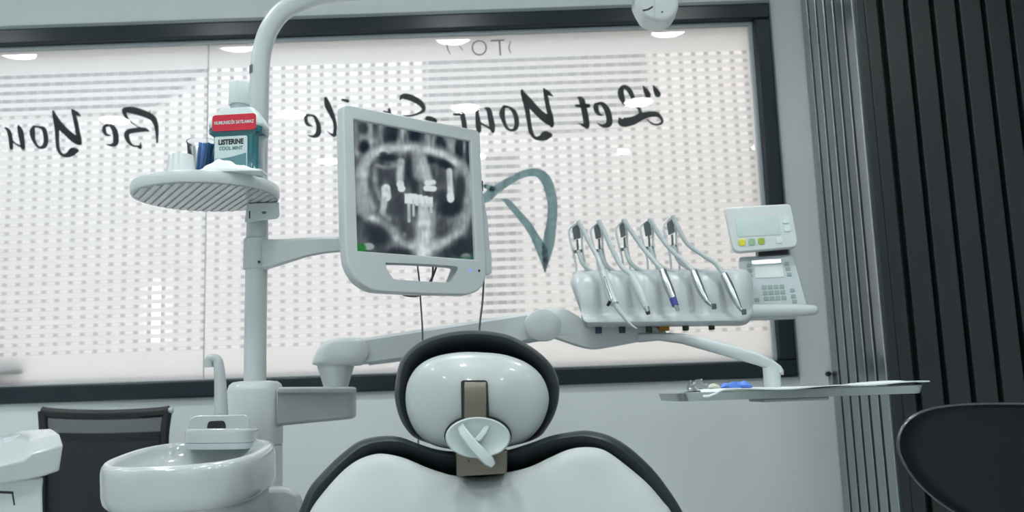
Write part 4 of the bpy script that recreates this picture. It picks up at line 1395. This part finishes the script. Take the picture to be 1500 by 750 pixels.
for k, d in enumerate(INS):
    bx0, by0 = d['body'][0]
    Yb = YCON(bx0) - 0.062
    Yh = YCON(d['hose'][0][0]) + 0.02
    root = thing(d['name'], d['label'], d['cat'], W(*d['body'][1], Yb), 'instruments hanging on the delivery unit')
    sc_ = Yb / FPX
    H = d['hose']
    L_ = len(H) - 1
    pts = [(x, y, Yh + (Yb + 0.012 - Yh) * (i / L_) ** 1.5) for i, (x, y) in enumerate(H)]
    MB().tube([W(*q) for q in cr(pts, 6)], 3.6 * sc_, 12).build('hose', M_hose, root, angle=60)
    # return hose looping from the cradle down behind the console top
    x0, y0_ = CR[k][0], CR[k][1]
    rp = [(x0 + 14, y0_ + 32, Yh), (x0 + 20, y0_ + 50, Yh - 0.005), (x0 + 32, y0_ + 62, Yh - 0.005), (x0 + 52, y0_ + 70, Yh - 0.002), (x0 + 74, y0_ + 76, Yh + 0.02)]
    MB().tube([W(*q) for q in cr(rp, 5)], 3.2 * sc_, 10).build('hose', M_hose, root, angle=60)
    bpts = cr([(x, y, Yb + 0.012 - 0.010 * i, r) for i, ((x, y), r) in enumerate(zip(d['body'], d['rad']))], 5)
    MB().tube([W(q[0], q[1], q[2]) for q in bpts], [q[3] * sc_ * 1.12 for q in bpts], 16).build('body', M_steel if k > 1 else M_white, root, angle=60)
    xe, ye = d['body'][-1]
    Ye = Yb - 0.018
    if k == 0:
        tp = cr([(899, 443, Ye, 3.6), (908, 456, Ye - 0.004, 3.4), (917, 468, Ye - 0.008, 2.4), (926, 477, Ye - 0.01, 1.7), (933, 481.5, Ye - 0.01, 1.0)], 5)
        MB().tube([W(q[0], q[1], q[2]) for q in tp], [q[3] * sc_ for q in tp], 12).build('tip', M_white, root, angle=60)
        MB().tube([W(890, 448, Ye - 0.002), W(894, 441, Ye - 0.006)], 2.4 * sc_, 10).build('trigger', M_black, root)
        bt = cr([(886, 405, Yb - 0.003, 1.4), (892, 425, Yb - 0.012, 1.8), (898, 441, Yb - 0.022, 1.4)], 4)
        MB().tube([W(q[0] - 1, q[1], q[2] - 0.004) for q in bt], [q[3] * sc_ for q in bt], 10).build('stripe', M_steel, root)
    elif k == 1:
        MB().tube([W(946, 449, Ye), W(949, 457, Ye - 0.004)], [4.4 * sc_, 3.2 * sc_], 14).build('nozzle', M_steel, root)
        MB().tube([W(948.6, 456, Ye - 0.003), W(949.8, 460, Ye - 0.005)], [3.6 * sc_, 3.0 * sc_], 14).build('tip', M_black, root)
    elif k == 2:
        MB().tube([W(985.5, 437, Ye + 0.002), W(989.5, 448, Ye - 0.003)], [5.4 * sc_, 5.0 * sc_], 16).build('ring', M_ring, root)
        MB().tube([W(989, 446, Ye - 0.003), W(993.5, 456, Ye - 0.006)], [3.6 * sc_, 2.4 * sc_], 14).build('nozzle', M_steel, root)
    else:
        ex, ey = (1046, 449) if k == 3 else (1090, 457)
        MB().tube([W(xe - 1, ye - 1, Ye), W((xe + ex) / 2, (ye + ey) / 2 + 1, Ye - 0.002), W(ex, ey, Ye - 0.003)], [3.2 * sc_, 2.8 * sc_, 2.6 * sc_], 12).build('neck', M_steel, root)
        MB().tube([W(ex - 0.5, ey - 4, Ye - 0.004), W(ex + 0.5, ey + 4, Ye - 0.004)], [3.8 * sc_, 3.4 * sc_], 14).build('head', M_dgrey, root)

# tray arm and tray
ta = []
for (x, yt, yb, Y, hw) in ((935, 487, 502, 2.20, 0.020), (965, 487, 499, 2.19, 0.019), (1000, 488.5, 504, 2.16, 0.018), (1040, 496.5, 515.5, 2.11, 0.018), (1080, 507, 527, 2.06, 0.018), (1110, 516.5, 535.5, 2.03, 0.019), (1132, 527, 544, 2.01, 0.019), (1144, 536, 549, 2.0, 0.018), (1148, 543, 549.5, 2.0, 0.014)):
    ring_ = []
    for a, b in [(-0.6, 0), (-1, 0.2), (-1, 0.8), (-0.6, 1), (0.6, 1), (1, 0.8), (1, 0.2), (0.6, 0)]:
        ring_.append(W(x, yb + (yt - yb) * b, Y + a * hw))
    ta.append(ring_)
MB().loft(ta).build('tray_arm', M_white, dl, angle=50)
tz = W(1132, 566, 2.0)
MB().lathe((tz.x, 2.0, 0), [(0.0185, W(1132, 538, 2.0).z), (0.0185, tz.z - 0.006)], 28).build('tray_post', M_white, dl)
ty = 1.93
zt0 = W(1155, 573, ty).z
TX0, TX1 = W(980, 582, ty).x, W(1326, 567, ty).x
TYA, TYB = ty - 0.10, ty + 0.16
tr_ = MB()
rings = []
for ins, z in ((0.010, -0.0125), (0.004, -0.012), (0.0, 0.0035), (0.0025, 0.0045), (0.005, 0.0035), (0.009, -0.004)):
    rings.append([Vector((x, y, zt0 + z)) for x, y in rrect(TX0 + ins, TYA + ins, TX1 - ins, TYB - ins, 0.022, 6)])
tr_.loft(rings)
tray = tr_.build('tray', M_tray, dl, angle=40)
MB().box(((W(1115, 585, ty).x + W(1205, 582, ty).x) / 2, ty + 0.03, zt0 - 0.0165), (0.135, 0.12, 0.008)).build('tray_plate', M_grey, dl, bevel=0.003)

# things on the tray
pp = MB()
NPX, NPY = 40, 10
PX0, PX1, PY0, PY1 = TX0 + 0.05, TX1 + 0.006, TYA - 0.004, TYB - 0.02
vs = []
for j in range(NPY + 1):
    for i in range(NPX + 1):
        a, b = i / NPX, j / NPY
        x, y = PX0 + (PX1 - PX0) * a, PY0 + (PY1 - PY0) * b
        z = zt0 + 0.0085 + 0.0024 * math.sin(a * 13 + b * 2) * math.sin(b * 5 + a * 4) + 0.004 * sm(np.array(a), 0.7, 1.0)
        if b < 0.05:
            z -= 0.012 * float(1 - sm(np.array(a), 0.02, 0.10)) if a < 0.66 else 0.0
        vs.append((x, y, float(z)))
for j in range(NPY + 1):
    for i in range(NPX + 1):
        x, y, z = vs[j * (NPX + 1) + i]
        vs.append((x, y, z - 0.0025))
q = NPX + 1
o2 = q * (NPY + 1)
fs = []
for j in range(NPY):
    for i in range(NPX):
        a = j * q + i
        fs.append((a, a + 1, a + 1 + q, a + q))
        fs.append((o2 + a, o2 + a + q, o2 + a + 1 + q, o2 + a + 1))
for i in range(NPX):
    fs.append((i, o2 + i, o2 + i + 1, i + 1))
    a = NPY * q + i
    fs.append((a, a + 1, o2 + a + 1, o2 + a))
for j in range(NPY):
    a = j * q
    fs.append((a, a + q, o2 + a + q, o2 + a))
    a = j * q + NPX
    fs.append((a, o2 + a, o2 + a + q, a + q))
pp.add(vs, fs)
tag(pp.build('tray_liner', M_paper, angle=60), 'white crinkled paper liner lying on the instrument tray', 'paper')
# blue crumpled wrap
bw = MB()
b0 = W(1078, 567, 1.88)
rings = []
for i in range(9):
    t = i / 8
    r = 0.0065 * (0.35 + math.sin(t * PI) ** 0.6 * 0.75) * (1 + 0.14 * math.sin(i * 2.3))
    c = Vector((b0.x - 0.031 + 0.064 * t, 1.88 + 0.004 * math.sin(i * 1.7), zt0 + 0.0105 + r * 0.85))
    rings.append([c + Vector((0, math.cos(a * PI / 4) * r * 1.5 * (1 + 0.2 * math.sin(a * 2 + i)), math.sin(a * PI / 4) * r * (1 + 0.25 * math.cos(a * 3 + i)))) for a in range(8)])
bw.loft(rings)
tag(bw.build('plastic_wrap', M_bluev, angle=20), 'small crumpled bright blue plastic wrap lying on tray', 'wrap')
cw = MB()
c0 = W(1046, 569, 1.87)
rings = []
for i in range(6):
    t = i / 5
    r = 0.0055 * (0.5 + math.sin(t * PI) * 0.6)
    c = Vector((c0.x - 0.012 + 0.022 * t, 1.865, zt0 + 0.0105 + r * 0.8))
    rings.append([c + Vector((0, math.cos(a * PI / 4) * r * 1.5, math.sin(a * PI / 4) * r * (1 + 0.3 * math.cos(a * 3 + i)))) for a in range(8)])
cw.loft(rings)
tag(cw.build('cotton_roll', M_cream, angle=25), 'cream coloured cotton roll beside the blue wrap on tray', 'cotton roll')
pw = MB()
p0 = W(1030, 568, 1.86)
rings = []
for i in range(7):
    t = i / 6
    r = 0.010 * (0.5 + math.sin(t * PI) * 0.6) * (1 + 0.2 * math.sin(i * 2.1))
    c = Vector((p0.x - 0.024 + 0.042 * t, 1.90, zt0 + 0.0105 + r * 0.85))
    rings.append([c + Vector((0, math.cos(a * PI / 4) * r * 1.6, math.sin(a * PI / 4) * r * (1 + 0.3 * math.cos(a * 3 + i)))) for a in range(8)])
pw.loft(rings)
tag(pw.build('plastic_pouch', M_pouch, angle=20), 'clear crumpled plastic pouch at the left end of tray', 'pouch')

# ================================================================ ON THE SHELF
ztop = shelf_c.z + 0.0112
# mouthwash bottle
YBt = 1.865
mbt = YBt / FPX
bcx = W(350, 250, YBt).x
bot = thing('mouthwash_bottle', 'teal mouthwash bottle with white cap and red neck label on shelf', 'bottle', (bcx, YBt, ztop))
byaw = Matrix.Rotation(math.radians(-4), 3, 'Z')


def bpt(x, y, z):
    p = byaw @ Vector((x, y, 0))
    return Vector((bcx + p.x, YBt + p.y, ztop + z))


BH = lambda py: W(350, py, YBt - 0.02).z - ztop


def bring(hw, hd, z, r):
    return [bpt(x, y, z) for x, y in rrect(-hw, -hd, hw, hd, r, 5)]


zsh = BH(187)     # liquid level / shoulder ridge
hw, hd = 0.0525, 0.030
ring_b = [bring(hw * 0.90, hd * 0.9, 0.0, 0.012), bring(hw * 0.955, hd, 0.004, 0.014), bring(hw * 0.94, hd, 0.012, 0.014), bring(hw * 0.90, hd * 0.96, 0.016, 0.014), bring(hw * 0.90, hd * 0.96, zsh - 0.020, 0.014), bring(hw * 0.92, hd * 0.98, zsh - 0.017, 0.014), bring(hw * 1.06, hd * 1.08, zsh - 0.012, 0.014), bring(hw * 1.08, hd * 1.1, zsh - 0.004, 0.014), bring(hw * 1.06, hd * 1.08, zsh, 0.014)]
MB().loft(ring_b).build('body', M_liquid, bot, angle=40)
z2 = BH(176)
z3 = BH(168)
z4 = BH(160)
z5 = BH(151)
ring_c = [bring(hw * 1.05, hd * 1.08, zsh + 0.0005, 0.014), bring(hw * 1.09, hd * 1.12, zsh + 0.004, 0.014), bring(hw * 1.08, hd * 1.1, z2 - 0.006, 0.014), bring(hw * 0.95, hd * 1.0, z3 - 0.004, 0.014), bring(hw * 0.70, hd * 0.85, z4 + 0.002, 0.012)]
MB().loft(ring_c, True, True).build('shoulder', M_labelw, bot, angle=40)
MB().lathe((bcx, YBt, ztop), [(0.0195, z4), (0.0185, z5 + 0.001), (0.0195, z5 + 0.004)], 28).build('neck', M_grey, bot)
zc_a, zc_b = BH(150), BH(117)
capm = MB()
rings = []
for r, z in ((0.0215, zc_a), (0.0222, zc_a + 0.002), (0.0212, zc_b - 0.003), (0.0195, zc_b), (0.010, zc_b + 0.0005)):
    rings.append([Vector((bcx + r * (1 + (0.012 if k % 2 else -0.012)) * math.cos(2 * PI * k / 48), YBt + r * (1 + (0.012 if k % 2 else -0.012)) * math.sin(2 * PI * k / 48), ztop + z)) for k in range(48)])
capm.loft(rings).build('cap', M_labelw, bot, angle=40)
bu = byaw @ Vector((1, 0, 0))
bv = Vector((0, 0, 1))
bn = bu.cross(bv)
# red band with lettering
zr0, zr1 = BH(194), BH(170.5)
red_o = bpt(0.002, -hd * 1.16, (zr0 + zr1) / 2)
hr = (zr1 - zr0) / 2
rl_ = place_mesh('red_label', filled([[(a, b) for a, b in rrect(-0.046, -hr, 0.046, hr, 0.006)]], 0.0012), M_red, bot, red_o, bu, bv)
place_mesh('label_text', text_mesh('NUMUNED\u0130R SATILAMAZ', 0.0098, 0.0002, 0.0002, 0.74), M_labelw, rl_, red_o + bn * 0.0011, bu, bv)
# main label
zl0, zl1 = BH(250), BH(201)
lw = 0.0345
lab_o = bpt(-0.006, -hd * 0.99, (zl0 + zl1) / 2)
lh = (zl1 - zl0) / 2
lb_ = place_mesh('label', filled([[(a, b) for a, b in rrect(-lw, -lh, lw, lh, 0.004)]], 0.0012), M_labelw, bot, lab_o, bu, bv)
wave = [(-lw + 0.002, -lh + 0.002), (lw - 0.002, -lh + 0.002), (lw - 0.002, -0.001)] + [(lw - 0.002 - (2 * lw - 0.004) * t / 12, -0.001 - 0.010 * math.sin(t / 12 * PI * 0.55)) for t in range(1, 13)]
place_mesh('label_wave', filled([wave], 0.0004), M_teal_label, lb_, lab_o + bn * 0.0009, bu, bv)
place_mesh('brand_text', text_mesh('LISTERINE', 0.0150, 0.0002, 0.00065, 0.80), M_letter, lb_, lab_o + bn * 0.0011 + bv * (lh - 0.0125), bu, bv)
place_mesh('variety_text', text_mesh('COOL MINT', 0.0105, 0.0002, 0.0003, 0.86), M_logo, lb_, lab_o + bn * 0.0012 + bv * (lh - 0.0260), bu, bv)
# white cup upside down
cp = W(265, 250, 1.80)
cup = MB().lathe((cp.x, 1.80, ztop), [(0.0285, 0.0), (0.0300, 0.001), (0.0300, 0.004), (0.0290, 0.005), (0.0245, 0.043), (0.0235, 0.0445), (0.021, 0.0445), (0.020, 0.042)], 40)
tag(cup.build('paper_cup', M_white, angle=40), 'small white disposable cup standing upside down at left of shelf', 'cup')
# clear cup and the blue brushes in it
c2 = W(296, 240, 1.885)
cl_ = MB()
cl_.lathe((c2.x, 1.885, ztop), [(0.002, 0.0015), (0.023, 0.0015), (0.0245, 0.003), (0.0310, 0.093), (0.0328, 0.0945), (0.0328, 0.0965), (0.0305, 0.0965)], 40, cap=False)
tag(cl_.build('clear_cup', M_cup, angle=50), 'clear plastic cup holding blue sticks on the round shelf', 'cup')
for k in range(15):
    a = k * 2.4
    r = 0.0045 + 0.012 * ((k % 4) / 3)
    x, y = c2.x + 0.004 + r * math.cos(a), 1.885 + r * math.sin(a)
    lx, ly = 0.010 + 0.003 * math.cos(a), 0.004 * math.sin(a)
    if math.hypot(x + lx - c2.x, y + ly - 1.885) > 0.026:
        lx -= 0.008
    b_ = MB().tube([(x - 0.003, y, ztop + 0.004), (x + lx * 0.5 - 0.003, y + ly * 0.5, ztop + 0.05), (x + lx - 0.003, y + ly, ztop + 0.092 - 0.002 * (k % 3))], [0.0030, 0.0034, 0.0034], 10)
    tag(b_.build('applicator_stick', M_blue if k % 3 else M_bluev, angle=50), 'thin blue plastic applicator stick standing in the clear cup', 'stick', 'blue sticks in the clear cup')
# tissue
tt = MB()
tc_ = W(335, 262, 1.79)
NT, MT = 26, 12
vs = []
for layer in (0, 1):
    for j in range(MT + 1):
        for i in range(NT + 1):
            a, b = i / NT, j / MT
            x = tc_.x - 0.070 + 0.140 * a
            y = 1.775 + 0.040 * b + 0.008 * math.sin(a * PI)* -1
            e = min(a, 1 - a, b * 0.8, (1 - b) * 0.8) * 4
            h = 0.0035 + (0.016 * math.exp(-((a - 0.40) / 0.22) ** 2) + 0.004 * math.sin(a * 17 + b * 5) ** 2) * min(1, e) + 0.006 * min(1, e)
            vs.append((x, y, ztop + 0.001 + (h if layer == 0 else 0.0)))
q = NT + 1
o2 = q * (MT + 1)
fs = []
for j in range(MT):
    for i in range(NT):
        a = j * q + i
        fs.append((a, a + 1, a + 1 + q, a + q))
        fs.append((o2 + a, o2 + a + q, o2 + a + 1 + q, o2 + a + 1))
for i in range(NT):
    fs.append((i, o2 + i, o2 + i + 1, i + 1))
    a = MT * q + i
    fs.append((a, a + 1, o2 + a + 1, o2 + a))
for j in range(MT):
    a = j * q
    fs.append((a, a + q, o2 + a + q, o2 + a))
    a = j * q + NT
    fs.append((a, o2 + a, o2 + a + q, a + q))
tt.add(vs, fs)
tag(tt.build('tissue', M_paper, angle=60), 'folded white tissue lying in front of the mouthwash bottle', 'tissue')

# ================================================================ MESH OFFICE CHAIR
YO = 2.62
oc = thing('office_chair', 'black office chair with mesh backrest against the wall under window', 'chair', (W(155, 700, YO).x, YO - 0.1, 0))
fb = MB()
tb = cr([(61, 603), (75, 605), (110, 607), (155, 607.5), (200, 606), (235, 603.5), (248, 601.5)], 4)
fb.tube([W(a, b, YO) for a, b in tb], 0.0145, 12, sx=0.7)
fb.tube([W(a, b, YO) for a, b in cr([(62, 602), (64, 640), (62, 700), (62, 770), (70, 850)], 4)], 0.013, 12, sx=0.7)
fb.tube([W(a, b, YO) for a, b in cr([(246, 600), (241, 640), (241, 700), (241, 770), (232, 850)], 4)], 0.013, 12, sx=0.7)
fb.tube([W(a, b, YO) for a, b in cr([(70, 850), (150, 862), (232, 850)], 4)], 0.013, 12)
fb.build('back_frame', M_black, oc, angle=60)
MB().tube([W(a, b, YO + 0.025) for a, b in cr([(66, 640), (150, 641), (240, 638)], 4)], 0.0125, 12, sx=0.6).build('lumbar_bar', M_black, oc, angle=60)
nv = []
for j in range(13):
    for i in range(13):
        a, b = i / 12, j / 12
        p = W(64 + 180 * a, 606 + 244 * b, YO + 0.012 - 0.03 * math.sin(a * PI))
        nv.append(p)
MB().add(nv, [(j * 13 + i, j * 13 + i + 1, (j + 1) * 13 + i + 1, (j + 1) * 13 + i) for j in range(12) for i in range(12)]).build('mesh_back', M_net, oc)
lb2 = []
for j in range(9):
    for i in range(9):
        a, b = i / 8, j / 8
        lb2.append(W(66 + 174 * a, 641 + 205 * b, YO + 0.034 - 0.02 * math.sin(a * PI)))
MB().add(lb2, [(j * 9 + i, j * 9 + i + 1, (j + 1) * 9 + i + 1, (j + 1) * 9 + i) for j in range(8) for i in range(8)]).build('rear_mesh', M_net2, oc)
MB().lathe(W(250, 601.5, YO), [(0.0085, -0.006), (0.0085, 0.006)], 16, axis='x').build('end_cap', M_grey, oc)
ocx = W(155, 700, YO).x
MB().loft([[Vector((ocx + x * s, YO - 0.28 + y * s, z)) for x, y in rrect(-0.23, -0.23, 0.23, 0.23, 0.07)] for s, z in ((0.9, 0.42), (1, 0.44), (1, 0.47), (0.92, 0.49))]).build('seat', M_leather, oc, angle=50)
MB().tube([(ocx, YO - 0.02, 0.60), (ocx, YO - 0.03, 0.45), (ocx, YO - 0.10, 0.41), (ocx, YO - 0.28, 0.41)], 0.02, 10).build('back_post', M_black, oc)
MB().tube([(ocx, YO - 0.28, 0.42), (ocx, YO - 0.28, 0.09)], 0.025, 16).build('gas_lift', M_black, oc)
for k in range(5):
    a = 2 * PI * k / 5 + 0.3
    e = Vector((ocx + 0.27 * math.cos(a), YO - 0.28 + 0.27 * math.sin(a), 0.075))
    leg = MB().tube([(ocx, YO - 0.28, 0.10), e], [0.022, 0.014], 10).build('leg', M_black, oc)
    MB().lathe(e + Vector((0, 0, -0.044)), [(0.02, -0.011), (0.031, -0.005), (0.031, 0.005), (0.02, 0.011)], 20, axis='x').build('caster', M_black, leg)

# ================================================================ STOOL, right foreground
YS_ = 1.28
sto = thing('operator_stool', 'glossy black stool with wide curved backrest cut off at lower right', 'stool', (W(1560, 700, YS_).x, YS_ - 0.2, 0))
so = [(1500, 592.5), (1460, 592.3), (1420, 593.2), (1385, 596), (1360, 601), (1338, 611), (1323, 627), (1317, 647), (1321, 669), (1338, 697), (1367, 726), (1402, 750), (1450, 775), (1520, 795), (1600, 805), (1700, 800), (1790, 775), (1840, 730), (1858, 680), (1845, 630), (1810, 604), (1740, 594), (1620, 592)]
soc = cr(so, 5, True)
rings = []


def stool_y(px):
    return YS_ + 0.10 * (1 - ((px - 1590) / 275.0) ** 2)


SCc = (1580, 690)
for s, dy in ((0.15, 0.0), (0.6, 0.0), (0.9, 0.0), (0.965, -0.004), (0.985, -0.009), (0.997, -0.010), (1.0, -0.004), (1.0, 0.006), (0.99, 0.013), (0.9, 0.018), (0.5, 0.018), (0.1, 0.018)):
    ring_ = []
    for (x, y) in soc:
        X, Y_ = SCc[0] + (x - SCc[0]) * s, SCc[1] + (y - SCc[1]) * s
        ring_.append(W(X, Y_, stool_y(X) + dy))
    rings.append(ring_)
MB().loft(rings).build('backrest', M_stool, sto, angle=60)
MB().tube([W(x, y, stool_y(x) - 0.004) for x, y in soc] + [W(soc[0][0], soc[0][1], stool_y(soc[0][0]) - 0.004)], 0.0030, 10).build('rim_highlight', M_rimlight, sto, angle=60)  # lighter glossy tube added along the edge to stand for the rim highlight
sx0 = W(1590, 700, YS_).x
sy0 = YS_ - 0.13
MB().lathe((sx0, sy0, 0), [(0.17, 0.55), (0.20, 0.56), (0.21, 0.59), (0.19, 0.615), (0.1, 0.62)], 40).build('seat', M_stool, sto)
MB().tube([(sx0, YS_ + 0.125, 0.80), (sx0, YS_ + 0.13, 0.62), (sx0, YS_ + 0.08, 0.53), (sx0, sy0, 0.53)], 0.016, 12).build('back_post', M_steel, sto)
MB().tube([(sx0, sy0, 0.56), (sx0, sy0, 0.08)], 0.025, 16).build('gas_lift', M_steel, sto)
for k in range(5):
    a = 2 * PI * k / 5 + 0.5
    e = Vector((sx0 + 0.25 * math.cos(a), sy0 + 0.25 * math.sin(a), 0.07))
    leg = MB().tube([(sx0, sy0, 0.10), e], [0.022, 0.014], 10).build('leg', M_steel, sto)
    MB().lathe(e + Vector((0, 0, -0.044)), [(0.015, -0.010), (0.026, -0.005), (0.026, 0.005), (0.015, 0.010)], 20, axis='x').build('caster', M_black, leg)

# ---------------------------------------------------------------- wall knob by the partition
wk = MB().lathe(W(1213.5, 547.5, 2.99), [(0.007, -0.010), (0.008, -0.004), (0.008, 0.009)], 20, axis='y')
tag(wk.build('wall_stop', M_black, angle=40), 'small round black stop on the wall beside the slatted partition', 'stop')

# ================================================================ world, camera, colour
w = bpy.data.worlds.new('world')
sc.world = w
w.use_nodes = True
w.node_tree.nodes['Background'].inputs[0].default_value = (0.5, 0.55, 0.6, 1)
w.node_tree.nodes['Background'].inputs[1].default_value = 0.0

cam = bpy.data.cameras.new('camera')
co_ = bpy.data.objects.new('camera', cam)
COL.objects.link(co_)
cam.sensor_width = 36.0
cam.lens = 36.0 * FPX / 1500.0
cam.clip_start = 0.02
m4 = Matrix.Identity(4)
for i in range(3):
    m4[i][0] = _R[i]
    m4[i][1] = _U[i]
    m4[i][2] = -_F[i]
    m4[i][3] = CAM[i]
co_.matrix_world = m4
cam.dof.use_dof = True
cam.dof.focus_distance = 1.75
cam.dof.aperture_fstop = 4.5
sc.camera = co_

sc.view_settings.view_transform = 'Standard'
sc.view_settings.look = 'None'
sc.view_settings.exposure = 0.0
sc.view_settings.gamma = 1.0
sc.view_settings.use_curve_mapping = False
sc.cycles.max_bounces = 10
sc.cycles.transparent_max_bounces = 12
sc.cycles.sample_clamp_indirect = 6.0
sc.cycles.caustics_reflective = False
sc.cycles.caustics_refractive = False
